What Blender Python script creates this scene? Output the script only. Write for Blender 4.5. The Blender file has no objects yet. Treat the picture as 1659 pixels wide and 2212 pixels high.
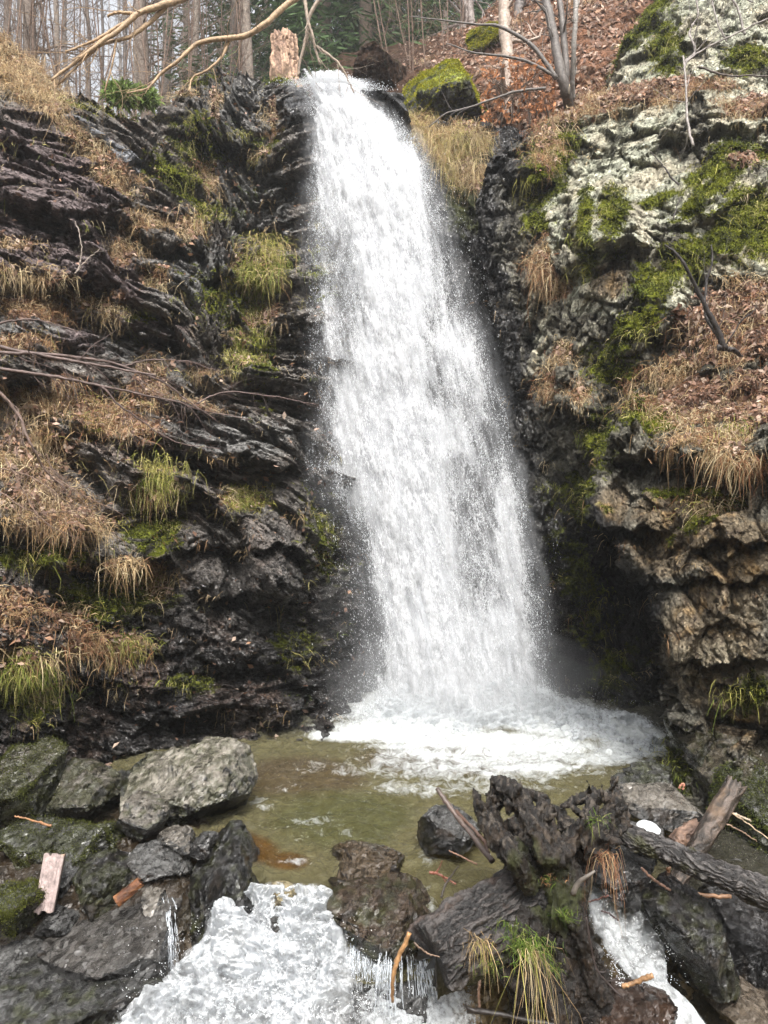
import bpy, bmesh, math, random
import numpy as np
from mathutils import Vector

# ------------------------------------------------------------------ camera, sky, sun, exposure
SC = bpy.context.scene
COL = SC.collection
H = 2.4; F = 1597.0
cam = bpy.data.cameras.new('camera'); camo = bpy.data.objects.new('camera', cam); COL.objects.link(camo)
camo.location = (0, 0, H); camo.rotation_euler = (math.radians(90), 0, 0)
cam.sensor_fit = 'VERTICAL'; cam.sensor_height = 36; cam.sensor_width = 27; cam.lens = 36*F/2212
cam.clip_start = 0.05; cam.clip_end = 600
SC.camera = camo
SUN_EL, SUN_AZ = math.radians(54), math.radians(176)   # azimuth clockwise from +Y
w = bpy.data.worlds.new('World'); SC.world = w; w.use_nodes = True
nt = w.node_tree; nt.nodes.clear()
sky = nt.nodes.new('ShaderNodeTexSky'); sky.sky_type = 'NISHITA'; sky.sun_disc = False
sky.sun_elevation = SUN_EL; sky.sun_rotation = SUN_AZ; sky.dust_density = 6; sky.air_density = 1.2; sky.ozone_density = 1.0
hs = nt.nodes.new('ShaderNodeHueSaturation'); hs.inputs['Saturation'].default_value = 0.22
bg = nt.nodes.new('ShaderNodeBackground'); bg.inputs['Strength'].default_value = 0.15
wo = nt.nodes.new('ShaderNodeOutputWorld')
nt.links.new(sky.outputs[0], hs.inputs['Color']); nt.links.new(hs.outputs[0], bg.inputs['Color']); nt.links.new(bg.outputs[0], wo.inputs['Surface'])
sl = bpy.data.lights.new('sun', 'SUN'); sl.energy = 1.9; sl.angle = math.radians(16); sl.color = (1, .97, .92)
so = bpy.data.objects.new('sun', sl); COL.objects.link(so)
sdir = Vector((math.sin(SUN_AZ)*math.cos(SUN_EL), math.cos(SUN_AZ)*math.cos(SUN_EL), math.sin(SUN_EL)))
so.rotation_euler = sdir.to_track_quat('Z', 'Y').to_euler(); so.location = sdir*30
SC.view_settings.view_transform = 'Standard'; SC.view_settings.look = 'None'; SC.view_settings.gamma = 1
SC.view_settings.exposure = 1.3
cy = SC.cycles
cy.max_bounces = 6; cy.diffuse_bounces = 3; cy.glossy_bounces = 2; cy.transmission_bounces = 3; cy.volume_bounces = 1
cy.transparent_max_bounces = 24; cy.caustics_reflective = False; cy.caustics_refractive = False
cy.use_adaptive_sampling = True; cy.adaptive_threshold = 0.02

R = np.random.default_rng(7)
PI = math.pi

# ------------------------------------------------------------------ noise
def _h(ix, iy, iz, seed):
    with np.errstate(over='ignore'):
        h = ix.astype(np.uint32)*np.uint32(374761393) + iy.astype(np.uint32)*np.uint32(668265263) + iz.astype(np.uint32)*np.uint32(2147483647 & 1274126177) + np.uint32(seed*2654435761 & 0xffffffff)
        h = (h ^ (h >> np.uint32(13)))*np.uint32(1274126177)
        h = (h ^ (h >> np.uint32(16)))*np.uint32(2246822519)
        h = h ^ (h >> np.uint32(13))
    return h
def _r(h, k=0):
    with np.errstate(over='ignore'):
        g = (h + np.uint32(k*0x9E3779B9 & 0xffffffff))*np.uint32(2654435761)
        g = (g ^ (g >> np.uint32(15)))*np.uint32(2246822519)
        g = g ^ (g >> np.uint32(13))
    return g.astype(np.float64)/4294967295.0
def perlin(p, seed=0):
    i = np.floor(p).astype(np.int64); f = p - i
    u = f*f*f*(f*(f*6-15)+10)
    res = 0
    for dx in (0, 1):
        wx = u[:, 0] if dx else 1-u[:, 0]
        for dy in (0, 1):
            wy = u[:, 1] if dy else 1-u[:, 1]
            for dz in (0, 1):
                wz = u[:, 2] if dz else 1-u[:, 2]
                h = _h(i[:, 0]+dx, i[:, 1]+dy, i[:, 2]+dz, seed)
                g = (_r(h)*2-1)*(f[:, 0]-dx) + (_r(h, 1)*2-1)*(f[:, 1]-dy) + (_r(h, 2)*2-1)*(f[:, 2]-dz)
                res = res + wx*wy*wz*g
    return res*1.4
def fbm(p, seed=0, oct=4, gain=.5, lac=2.03):
    a = 1; s = 0; t = 0; q = np.array(p, dtype=float)
    for k in range(oct):
        s = s + a*perlin(q, seed+k*17); t += a; a *= gain; q = q*lac+3.7
    return s/t*1.6
def cells(p, seed=0, jit=.9):
    i = np.floor(p).astype(np.int64); f = p-i
    n = len(p); F1 = np.full(n, 9.); F2 = np.full(n, 9.); H1 = np.zeros(n, np.uint32); V = np.zeros((n, 3))
    for dx in (-1, 0, 1):
        for dy in (-1, 0, 1):
            for dz in (-1, 0, 1):
                h = _h(i[:, 0]+dx, i[:, 1]+dy, i[:, 2]+dz, seed)
                vx = f[:, 0]-dx-.5-(_r(h, 3)-.5)*jit; vy = f[:, 1]-dy-.5-(_r(h, 4)-.5)*jit; vz = f[:, 2]-dz-.5-(_r(h, 5)-.5)*jit
                d = vx*vx+vy*vy+vz*vz
                m = d < F1
                F2 = np.where(m, F1, np.minimum(F2, d))
                F1 = np.where(m, d, F1); H1 = np.where(m, h, H1)
                V[m, 0] = vx[m]; V[m, 1] = vy[m]; V[m, 2] = vz[m]
    return H1, V, np.sqrt(F1), np.sqrt(F2)
def facets(p, seed=0, off=.5, tilt=1.0):
    """fractured rock: every cell is a tilted flat facet with its own offset"""
    h, V, f1, f2 = cells(p, seed)
    g = np.stack([_r(h, 6), _r(h, 7), _r(h, 8)], 1)*2-1
    v = (_r(h, 9)*2-1)*off + (V*g).sum(1)*tilt
    e = np.clip((f2-f1)/.12, 0, 1)
    return v, e, h
def ss(a, b, x):
    t = np.clip((x-a)/(b-a), 0, 1); return t*t*(3-2*t)
def lerp(a, b, t): return a+(b-a)*t

# ------------------------------------------------------------------ picture units (1659 x 2212) to world
def P(u, v, D):
    u = np.asarray(u, float); v = np.asarray(v, float); D = np.asarray(D, float)+0*u
    return np.stack([(u-829.5)/F*D, D, H-(v-1106)/F*D], -1)
OFF = {1: (0, 0), 2: (829.5, 0), 3: (0, 561.6), 4: (829.5, 561.6), 5: (0, 1080), 6: (829.5, 1080), 7: (0, 1607), 8: (829.5, 1607)}
def C(n, pts): return [(OFF[n][0]+x/2, OFF[n][1]+y/2) for x, y in pts]
def tps(ctrl):
    c = np.array(ctrl, float); X = c[:, :2]/1000; n = len(X)
    def phi(r): return np.where(r > 1e-9, r*r*np.log(np.maximum(r, 1e-9)), 0)
    K = phi(np.linalg.norm(X[:, None]-X[None], axis=2)) + np.eye(n)*.002
    A = np.zeros((n+3, n+3)); A[:n, :n] = K; A[:n, n] = 1; A[:n, n+1:] = X; A[n, :n] = 1; A[n+1:, :n] = X.T
    s = np.linalg.solve(A, np.concatenate([c[:, 2], [0, 0, 0]]))
    def f(u, v):
        sh = np.shape(u); q = np.stack([np.ravel(u), np.ravel(v)], 1)/1000
        o = s[n]+q@s[n+1:]
        for k in range(n): o = o+s[k]*phi(np.linalg.norm(q-X[k], axis=1))
        return o.reshape(sh)
    return f
def blobs(u, v, L):
    m = np.zeros(np.shape(u))
    for b in L:
        cu, cv, ru, rv = b[:4]; a = math.radians(b[4]) if len(b) > 4 else 0; wt = b[5] if len(b) > 5 else 1
        x = u-cu; y = v-cv; X = x*math.cos(a)+y*math.sin(a); Y = -x*math.sin(a)+y*math.cos(a)
        m = np.maximum(m, wt*np.exp(-.7*((X/ru)**2+(Y/rv)**2)))
    return m

# ------------------------------------------------------------------ mesh helpers
def tag(o, label=None, cat=None, group=None, kind=None):
    if label: o['label'] = label
    if cat: o['category'] = cat
    if group: o['group'] = group
    if kind: o['kind'] = kind
    return o
def mk(name, V, polys, mat, parent=None, col=None, smooth=False, origin=None):
    V = np.asarray(V, np.float64)
    if origin is None: origin = (0, 0, 0) if parent is None else None
    me = bpy.data.meshes.new(name)
    loc = np.array(origin if origin is not None else (0, 0, 0), float)
    if parent is not None: loc = np.array(parent.location)
    Vl = V-loc
    me.vertices.add(len(V)); me.vertices.foreach_set('co', Vl.astype(np.float32).ravel())
    polys = [np.asarray(p, np.int32) for p in polys if len(p)]
    loops = np.concatenate([p.ravel() for p in polys]); tot = np.concatenate([np.full(len(p), p.shape[1], np.int32) for p in polys])
    st = np.concatenate([[0], np.cumsum(tot)[:-1]]).astype(np.int32)
    me.loops.add(len(loops)); me.loops.foreach_set('vertex_index', loops)
    me.polygons.add(len(tot)); me.polygons.foreach_set('loop_start', st); me.polygons.foreach_set('loop_total', tot)
    if smooth: me.polygons.foreach_set('use_smooth', np.ones(len(tot), bool))
    me.update(calc_edges=True)
    if col is not None:
        a = me.color_attributes.new('col', 'FLOAT_COLOR', 'POINT')
        c = np.ones((len(V), 4), np.float32); c[:, :col.shape[1]] = col
        a.data.foreach_set('color', c.ravel())
    o = bpy.data.objects.new(name, me); COL.objects.link(o)
    me.materials.append(mat)
    if parent is not None: o.parent = parent
    else: o.location = loc
    return o
def grid_quads(nr, nc):
    i = np.arange((nr-1)*nc).reshape(nr-1, nc)[:, :-1].ravel()
    return np.stack([i, i+nc, i+nc+1, i+1], 1)
def grid_normals(G):
    du = np.gradient(G, axis=1); dv = np.gradient(G, axis=0)
    n = np.cross(du, dv); n /= np.linalg.norm(n, axis=2, keepdims=True)+1e-9
    return n
def thing(name, loc, label, cat, group=None):
    o = bpy.data.objects.new(name, None); COL.objects.link(o); o.location = loc; o.empty_display_size = .1
    return tag(o, label, cat, group)
class MB:
    def __init__(s): s.V = []; s.Q = []; s.T = []; s.C = []; s.n = 0
    def add(s, V, Q=None, T=None, col=None):
        s.V.append(V)
        if Q is not None: s.Q.append(np.asarray(Q)+s.n)
        if T is not None: s.T.append(np.asarray(T)+s.n)
        if col is None: col = (1, 1, 1, 1)
        c = np.zeros((len(V), 4)); c[:] = col if np.ndim(col) == 1 else col
        s.C.append(c); s.n += len(V)
    def tube(s, pts, rad, seg=6, col=(1, 1, 1, 1), bump=0, seed=0, flat=1):
        pts = np.asarray(pts, float); rad = np.broadcast_to(np.asarray(rad, float), (len(pts),))
        t = np.gradient(pts, axis=0); t /= np.linalg.norm(t, axis=1, keepdims=True)+1e-9
        ref = np.array([0.31, .17, .93]); ref2 = np.array([.95, .2, .1])
        a = np.cross(t, ref); bad = np.linalg.norm(a, axis=1) < .25
        if bad.mean() > .2: a = np.cross(t, ref2)
        a /= np.linalg.norm(a, axis=1, keepdims=True)+1e-9
        b = np.cross(t, a)
        th = np.arange(seg)/seg*2*PI
        rr = rad[:, None]*np.ones(seg)
        V = pts[:, None]+a[:, None]*(np.cos(th)[None, :, None]*rr[..., None])+b[:, None]*(np.sin(th)[None, :, None]*rr[..., None]*flat)
        if bump:
            q = V.reshape(-1, 3); nn = (V-pts[:, None]).reshape(-1, 3)
            q = q+nn*(fbm(q*6+seed, seed, 3)*bump)[:, None]; V = q.reshape(V.shape)
        n = len(pts); i = np.arange(n-1)[:, None]*seg; j = np.arange(seg)[None]
        Q = np.stack([i+j, i+(j+1) % seg, i+seg+(j+1) % seg, i+seg+j], -1).reshape(-1, 4)
        V = V.reshape(-1, 3)
        V = np.concatenate([V, pts[:1], pts[-1:]]); c0 = n*seg
        T = np.concatenate([np.stack([np.full(seg, c0), (np.arange(seg)+1) % seg, np.arange(seg)], 1),
                            np.stack([np.full(seg, c0+1), (n-1)*seg+np.arange(seg), (n-1)*seg+(np.arange(seg)+1) % seg], 1)])
        s.add(V, Q, T, col)
    def build(s, name, mat, parent=None, smooth=True, origin=None):
        V = np.concatenate(s.V); polys = []
        if s.Q: polys.append(np.concatenate(s.Q))
        if s.T: polys.append(np.concatenate(s.T))
        return mk(name, V, polys, mat, parent, np.concatenate(s.C), smooth, origin)
def spline(pts, n):
    p = np.asarray(pts, float); m = len(p)
    if m < 3:
        t = np.linspace(0, 1, n)[:, None]; return p[0]*(1-t)+p[-1]*t
    P_ = np.concatenate([[2*p[0]-p[1]], p, [2*p[-1]-p[-2]]])
    t = np.linspace(0, m-1-1e-6, n); i = t.astype(int); f = (t-i)[:, None]
    a, b, c, d = P_[i], P_[i+1], P_[i+2], P_[i+3]
    return .5*(2*b+(c-a)*f+(2*a-5*b+4*c-d)*f**2+(3*b-a-3*c+d)*f**3)

# ------------------------------------------------------------------ materials
def newmat(name):
    m = bpy.data.materials.new(name); m.use_nodes = True; nt = m.node_tree; nt.nodes.clear()
    out = nt.nodes.new('ShaderNodeOutputMaterial')
    def N(t, **kw):
        n = nt.nodes.new('ShaderNode'+t)
        for k, v in kw.items():
            if k.startswith('i_'): n.inputs[k[2:].replace('_', ' ')].default_value = v
            else: setattr(n, k, v)
        return n
    return m, nt, out, N, nt.links.new
def ramp_map(N, L, src, a, b, c, d):
    n = N('MapRange'); n.inputs[1].default_value = a; n.inputs[2].default_value = b; n.inputs[3].default_value = c; n.inputs[4].default_value = d
    L(src, n.inputs[0]); return n.outputs[0]
def rock_material(name, s1=15., s2=42., vary=.45, wet=1.0, k1=.8, k2=.9, stretch=(1, 1, 2.0), rot=.35, k3=.45, fv=.25):
    m, nt, out, N, L = newmat(name)
    at = N('Attribute', attribute_name='col'); tc = N('TexCoord')
    mr = N('Mapping'); mr.inputs['Rotation'].default_value = (0, rot, 0); L(tc.outputs['Object'], mr.inputs[0]); mp = N('Mapping'); mp.inputs['Scale'].default_value = stretch; L(mr.outputs[0], mp.inputs[0])
    n1 = N('TexNoise', i_Scale=7.0, i_Detail=8, i_Roughness=.65); n2 = N('TexNoise', i_Scale=60.0, i_Detail=6, i_Roughness=.7)
    L(mp.outputs[0], n1.inputs['Vector']); L(mp.outputs[0], n2.inputs['Vector'])
    def M(op, a, b=None, c=None):
        n = N('Math', operation=op)
        for i_, x in enumerate((a, b, c)):
            if x is None: continue
            if isinstance(x, (int, float)): n.inputs[i_].default_value = x
            else: L(x, n.inputs[i_])
        return n.outputs[0]
    def VM(op, a, b):
        n = N('VectorMath', operation=op)
        for i_, x in enumerate((a, b)):
            if isinstance(x, tuple): n.inputs[i_].default_value = x
            elif isinstance(x, (int, float)): n.inputs['Scale'].default_value = x
            else: L(x, n.inputs[i_])
        return n
    def facet(sc, seed):
        v0 = VM('SCALE', mp.outputs[0], sc).outputs[0]; w_ = VM('SCALE', n1.outputs['Color'], .9).outputs[0]; v1 = VM('ADD', v0, w_).outputs[0]
        vo = N('TexVoronoi', feature='F1', i_Scale=1.0); L(v1, vo.inputs['Vector'])
        loc = VM('SUBTRACT', v1, vo.outputs['Position']).outputs[0]; g = VM('SUBTRACT', vo.outputs['Color'], (.5, .5, .5)).outputs[0]
        d = N('VectorMath', operation='DOT_PRODUCT'); L(loc, d.inputs[0]); L(g, d.inputs[1])
        sp = N('SeparateColor'); L(vo.outputs['Color'], sp.inputs[0])
        return M('MULTIPLY_ADD', sp.outputs[1], .35, M('MULTIPLY', d.outputs['Value'], 2.2)), sp.outputs[0]
    fa, ra_ = facet(s1, 0); fb, rb_ = facet(s2, 1)
    f1 = ramp_map(N, L, n1.outputs[0], .3, .7, 1-vary, 1+vary); f2 = ramp_map(N, L, n2.outputs[0], .3, .7, 1-vary*.7, 1+vary*.7); f3 = ramp_map(N, L, ra_, 0, 1, 1-fv, 1+fv)
    mu = M('MULTIPLY', M('MULTIPLY', f1, f2), f3)
    cm = N('VectorMath', operation='SCALE'); L(at.outputs['Color'], cm.inputs[0]); L(mu, cm.inputs['Scale'])
    b = N('BsdfPrincipled'); L(cm.outputs[0], b.inputs['Base Color'])
    ra = N('Math', operation='MULTIPLY'); ra.use_clamp = True; L(at.outputs['Alpha'], ra.inputs[0]); L(ramp_map(N, L, n2.outputs[0], .3, .7, .75, 1.3), ra.inputs[1]); L(ra.outputs[0], b.inputs['Roughness'])
    L(ramp_map(N, L, at.outputs['Alpha'], .3, .7, .30, .2), b.inputs['Specular IOR Level'])
    cw = ramp_map(N, L, at.outputs['Alpha'], .38, .6, wet, 0); L(cw, b.inputs['Coat Weight']); b.inputs['Coat Roughness'].default_value = .07; b.inputs['Coat IOR'].default_value = 1.45
    b1 = N('Bump', i_Strength=1.0, i_Distance=k1/s1); L(fa, b1.inputs['Height'])
    b2 = N('Bump', i_Strength=1.0, i_Distance=k2/s2); L(fb, b2.inputs['Height']); L(b1.outputs[0], b2.inputs['Normal'])
    b3 = N('Bump', i_Strength=k3, i_Distance=.012); L(n2.outputs[0], b3.inputs['Height']); L(b2.outputs[0], b3.inputs['Normal'])
    L(b3.outputs[0], b.inputs['Normal']); L(b2.outputs[0], b.inputs['Coat Normal'])
    L(b.outputs[0], out.inputs[0]); return m
M_CLIFF = rock_material('bedded cliff rock', 12., 36., .45, 1., .85, .9, (1, 1, 3.2), -.36)
M_CLIFR = rock_material('jointed cliff rock', 12., 36., .45, 1., .8, .8, (1.5, 1, 1.1), .2)
M_ROCK = rock_material('wet boulder rock', 6., 26., .3, .9, .45, .45, (1, 1, 1.8), .6, .2, .12)
M_EARTH = rock_material('leafy earth', 12., 40., .5, .3, .4, .5)
def blade_material(name, rough=.75, trans=.3):
    m, nt, out, N, L = newmat(name)
    at = N('Attribute', attribute_name='col'); tc = N('TexCoord'); n = N('TexNoise', i_Scale=14.0, i_Detail=3)
    L(tc.outputs['Object'], n.inputs['Vector']); f = ramp_map(N, L, n.outputs[0], .3, .7, .7, 1.3)
    cm = N('VectorMath', operation='SCALE'); L(at.outputs['Color'], cm.inputs[0]); L(f, cm.inputs['Scale'])
    d = N('BsdfPrincipled', i_Roughness=rough); L(cm.outputs[0], d.inputs['Base Color']); d.inputs['Specular IOR Level'].default_value = .25
    t = N('BsdfTranslucent'); L(cm.outputs[0], t.inputs[0])
    mx = N('MixShader', i_Fac=trans); L(d.outputs[0], mx.inputs[1]); L(t.outputs[0], mx.inputs[2]); L(mx.outputs[0], out.inputs[0]); return m
M_GRASS = blade_material('grass blades'); M_LEAF = blade_material('leaves', .6, .25)
def wood_material(name, stretch=1, bump=.6, dist=.01):
    m, nt, out, N, L = newmat(name)
    at = N('Attribute', attribute_name='col'); tc = N('TexCoord')
    n1 = N('TexNoise', i_Scale=25.0, i_Detail=8, i_Roughness=.7); n2 = N('TexNoise', i_Scale=90.0, i_Detail=4)
    mp = N('Mapping'); mp.inputs['Scale'].default_value = (1, 1, stretch); L(tc.outputs['Object'], mp.inputs[0])
    L(mp.outputs[0], n1.inputs['Vector']); L(mp.outputs[0], n2.inputs['Vector'])
    f1 = ramp_map(N, L, n1.outputs[0], .3, .7, .4, 1.7)
    cm = N('VectorMath', operation='SCALE'); L(at.outputs['Color'], cm.inputs[0]); L(f1, cm.inputs['Scale'])
    b = N('BsdfPrincipled'); L(cm.outputs[0], b.inputs['Base Color']); L(at.outputs['Alpha'], b.inputs['Roughness'])
    ad = N('Math', operation='MULTIPLY_ADD'); L(n2.outputs[0], ad.inputs[0]); ad.inputs[1].default_value = .4; L(n1.outputs[0], ad.inputs[2])
    bp = N('Bump', i_Strength=bump, i_Distance=dist); L(ad.outputs[0], bp.inputs['Height']); L(bp.outputs[0], b.inputs['Normal'])
    L(b.outputs[0], out.inputs[0]); return m
M_WOOD = wood_material('wet wood'); M_BARK = wood_material('bark', 1, .8, .02); M_FIBRE = wood_material('splintered wood', .2, 1., .03)

def water_sheet_material(name, gscale=34., zst=.45, hard=.16, fine=1.0, rot=0., bmp=.6, gmin=.58):
    """white aerated water; alpha of the painted density is broken up into clots and drops"""
    m, nt, out, N, L = newmat(name)
    at = N('Attribute', attribute_name='col'); tc = N('TexCoord')
    mr = N('Mapping'); mr.inputs['Rotation'].default_value = (0, rot, 0); L(tc.outputs['Object'], mr.inputs[0]); mp = N('Mapping'); mp.inputs['Scale'].default_value = (1, .6, zst); L(mr.outputs[0], mp.inputs[0])
    a = N('TexNoise', i_Scale=gscale*.16, i_Detail=3, i_Roughness=.6); b = N('TexNoise', i_Scale=gscale, i_Detail=4, i_Roughness=.75)
    L(mp.outputs[0], a.inputs['Vector']); L(mp.outputs[0], b.inputs['Vector'])
    s = N('Math', operation='MULTIPLY_ADD'); L(a.outputs[0], s.inputs[0]); s.inputs[1].default_value = .55
    bb = N('Math', operation='MULTIPLY'); L(b.outputs[0], bb.inputs[0]); bb.inputs[1].default_value = 1.25*fine; L(bb.outputs[0], s.inputs[2])
    # s in about .45 .. 1.35 ; visible where s > threshold(density)
    thr = ramp_map(N, L, at.outputs['Alpha'], 0, 1, 1.32, .45)
    d = N('Math', operation='SUBTRACT'); L(s.outputs[0], d.inputs[0]); L(thr, d.inputs[1])
    al = ramp_map(N, L, d.outputs[0], -hard*.3, hard, 0, 1)
    g = ramp_map(N, L, s.outputs[0], .55, 1.1, gmin, 1.0)  # noise troughs painted greyer, shading put into the water colour
    cm = N('VectorMath', operation='SCALE'); L(at.outputs['Color'], cm.inputs[0]); L(g, cm.inputs['Scale'])
    df = N('BsdfDiffuse'); L(cm.outputs[0], df.inputs[0]); tl = N('BsdfTranslucent'); L(cm.outputs[0], tl.inputs[0])
    bp = N('Bump', i_Strength=bmp, i_Distance=.05); L(s.outputs[0], bp.inputs['Height']); L(bp.outputs[0], df.inputs['Normal'])
    m1 = N('MixShader', i_Fac=.45); L(df.outputs[0], m1.inputs[1]); L(tl.outputs[0], m1.inputs[2])
    tr = N('BsdfTransparent'); m2 = N('MixShader'); L(al, m2.inputs[0]); L(tr.outputs[0], m2.inputs[1]); L(m1.outputs[0], m2.inputs[2])
    L(m2.outputs[0], out.inputs[0]); return m
M_FALL = water_sheet_material('falling white water', 56., .3, .2, 1.0, .21, .4)
M_FOAM = water_sheet_material('churning white water', 34., 1, .4, 1., 0., .35)
M_RUSH = water_sheet_material('rushing white water', 16., .8, .5, 1., 0., .3, .74)
def simple_material(name, col, rough=.5, trans=0.):
    m, nt, out, N, L = newmat(name)
    tc = N('TexCoord'); n = N('TexNoise', i_Scale=20.0, i_Detail=4); L(tc.outputs['Object'], n.inputs['Vector'])
    f = ramp_map(N, L, n.outputs[0], .3, .7, .85, 1.1); rgb = N('RGB'); rgb.outputs[0].default_value = (*col, 1)
    cm = N('VectorMath', operation='SCALE'); L(rgb.outputs[0], cm.inputs[0]); L(f, cm.inputs['Scale'])
    b = N('BsdfPrincipled', i_Roughness=rough); L(cm.outputs[0], b.inputs['Base Color'])
    if trans:
        t = N('BsdfTranslucent'); L(cm.outputs[0], t.inputs[0]); mx = N('MixShader', i_Fac=trans); L(b.outputs[0], mx.inputs[1]); L(t.outputs[0], mx.inputs[2]); L(mx.outputs[0], out.inputs[0])
    else: L(b.outputs[0], out.inputs[0])
    return m
M_DROP = simple_material('water drops', (.86, .88, .9), .3, .3)
def pool_material():
    m, nt, out, N, L = newmat('stream water')
    at = N('Attribute', attribute_name='col'); tc = N('TexCoord')
    n = N('TexNoise', i_Scale=11.0, i_Detail=7, i_Roughness=.66, i_Distortion=.6); n2 = N('TexNoise', i_Scale=6.0, i_Detail=9, i_Roughness=.75, i_Distortion=.8)
    L(tc.outputs['Object'], n.inputs['Vector']); L(tc.outputs['Object'], n2.inputs['Vector'])
    gl = N('BsdfPrincipled', i_Roughness=.07); L(at.outputs['Color'], gl.inputs['Base Color'])
    gl.inputs['Specular IOR Level'].default_value = 1.0
    bp = N('Bump', i_Strength=1.0, i_Distance=.13); L(n.outputs[0], bp.inputs['Height']); L(bp.outputs[0], gl.inputs['Normal'])
    rf = N('BsdfTransparent'); rf.inputs[0].default_value = (.55, .5, .33, 1)
    mw = N('MixShader', i_Fac=.6); L(rf.outputs[0], mw.inputs[1]); L(gl.outputs[0], mw.inputs[2])
    fo = N('BsdfDiffuse'); fo.inputs[0].default_value = (.72, .75, .75, 1); L(bp.outputs[0], fo.inputs['Normal'])
    thr = ramp_map(N, L, at.outputs['Alpha'], 0, 1, .9, .12)
    d = N('Math', operation='SUBTRACT'); L(n2.outputs[0], d.inputs[0]); L(thr, d.inputs[1])
    al = ramp_map(N, L, d.outputs[0], -.07, .22, 0, .97)
    mx = N('MixShader'); L(al, mx.inputs[0]); L(mw.outputs[0], mx.inputs[1]); L(fo.outputs[0], mx.inputs[2])
    L(mx.outputs[0], out.inputs[0]); return m
M_POOL = pool_material()

# ------------------------------------------------------------------ cliffs
DARK = np.array([.026, .024, .0235]); BROWN = np.array([.060, .042, .033]); GREY = np.array([.115, .113, .108]); PALE = np.array([.41, .415, .32])
CREAM = np.array([.46, .415, .31]); OCHRE = np.array([.24, .165, .085]); MOSS = np.array([.125, .14, .010]); MOSSD = np.array([.032, .036, .008])
SOIL = np.array([.11, .06, .035]); LITTER = np.array([.22, .11, .065]); STRAW = np.array([.34, .22, .09]); PURP = np.array([.062, .047, .047])

def bedded(p, seed, dip, per, amp, warp=.35):
    """ledges: rock juts out at the top of every bed and falls back below it; dip = slope of the beds (dz per dx)"""
    s = p[:, 2]+dip*p[:, 0]+warp*fbm(p*np.array([.5, .5, .9]), seed, 3)
    q = s/per; k = np.floor(q); f = q-k
    r = _r(_h(k.astype(np.int64), k.astype(np.int64)*0+3, k.astype(np.int64)*0, seed+5))
    return amp*((1-f)**1.1)*ss(0, .1, f)*(.35+r)*np.clip(.6+1.2*fbm(p*.8, seed+9, 3), 0, 1.3)
def build_sheet(name, U, V, D, dispfn, colfn, mat, top_back=0, left_back=0, top_dir=(0, 1, .02), left_dir=(.2, 1, 0)):
    G = P(U, V, D)
    if top_back:
        k = np.linspace(0, 1, 26)[1:][::-1]**1.6
        ext = G[:1]+np.array(top_dir)[None, None]*top_back*k[:, None, None]
        G = np.concatenate([ext, G]); U = np.concatenate([np.repeat(U[:1], 25, 0), U]); V = np.concatenate([np.repeat(V[:1], 25, 0), V])
    if left_back:
        k = np.linspace(0, 1, 22)[1:][::-1]**1.5
        ext = G[:, :1]+np.array(left_dir)[None, None]*left_back*k[None, :, None]
        G = np.concatenate([ext, G], 1); U = np.concatenate([np.repeat(U[:, :1], 21, 1), U], 1); V = np.concatenate([np.repeat(V[:, :1], 21, 1), V], 1)
    n = grid_normals(G)
    if n[..., 1].mean() > 0: n = -n
    sh = G.shape[:2]
    p = G.reshape(-1, 3); nn = n.reshape(-1, 3); u = U.ravel(); v = V.ravel()
    h = dispfn(p, u, v)
    tow = np.array([0, 0, H])-p; tow /= np.linalg.norm(tow, axis=1, keepdims=True)
    dd = nn*.3+tow*.7; dd /= np.linalg.norm(dd, axis=1, keepdims=True)
    p2 = p+dd*h[:, None]*1.15
    G2 = p2.reshape(*sh, 3); n2 = grid_normals(G2)
    if n2[..., 1].mean() > 0: n2 = -n2
    n2 = n2.reshape(-1, 3)
    col, ex = colfn(p2, u, v, n2, h)
    o = mk(name, p2, [grid_quads(*sh)], mat, None, col)
    tag(o, kind='structure')
    return o, dict(p=p2, n=n2, u=u, v=v, ex=ex, sh=sh)
def mixc(c, d, m): return c*(1-m[:, None])+np.asarray(d)*m[:, None]

# ---- left cliff
XL = [-320, -50, 0, 60, 120, 200, 260, 330, 380, 410, 430, 470, 540, 600, 640, 680, 720, 790]
YL = [-100, 30, 80, 125, 190, 212, 245, 248, 215, 170, 158, 150, 163, 176, 186, 205, 265, 320]
DL = tps([(-320, 1720, 5.8), (-320, 1300, 6.3), (-320, 900, 7.0), (-320, 400, 8.0), (-320, 0, 9.2),
    (0, 1660, 6.8), (0, 1450, 6.45), (0, 1250, 6.75), (0, 1000, 7.0), (0, 700, 7.6), (0, 400, 8.4), (0, 150, 9.3),
    (200, 1680, 7.1), (200, 1450, 7.0), (200, 1200, 7.1), (200, 900, 7.8), (200, 600, 8.4), (200, 300, 9.5),
    (400, 1650, 7.3), (400, 1400, 7.6), (400, 1100, 7.9), (400, 800, 8.5), (400, 500, 9.3), (400, 350, 10.2), (400, 200, 11),
    (600, 1650, 7.6), (600, 1400, 8.1), (600, 1100, 8.5), (600, 800, 8.9), (600, 500, 9.7), (600, 300, 9.9), (600, 180, 10.6),
    (790, 1600, 9.0), (790, 1300, 9.3), (790, 1000, 9.5), (790, 600, 10.3), (790, 250, 11.2)])
def ledges(u, v, L):
    """overhangs at drawn places: (u0, v0, u1, v1, jut m, drop below in units)"""
    h = np.zeros(len(u))
    for u0, v0, u1, v1, a, dr in L:
        t = np.clip((u-u0)/(u1-u0), 0, 1); vl = v0+(v1-v0)*t + 9*np.sin(u*.045+u0)+5*np.sin(u*.13+v0)
        endm = ss(u0-25, u0+30, u)*(1-ss(u1-30, u1+25, u))
        d = v-vl
        h += a*endm*np.where(d < 0, np.exp(-(d/90.)**2), 0) - a*.9*endm*np.where(d >= 0, np.exp(-(d/dr)**2), 0)
    return h
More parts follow.
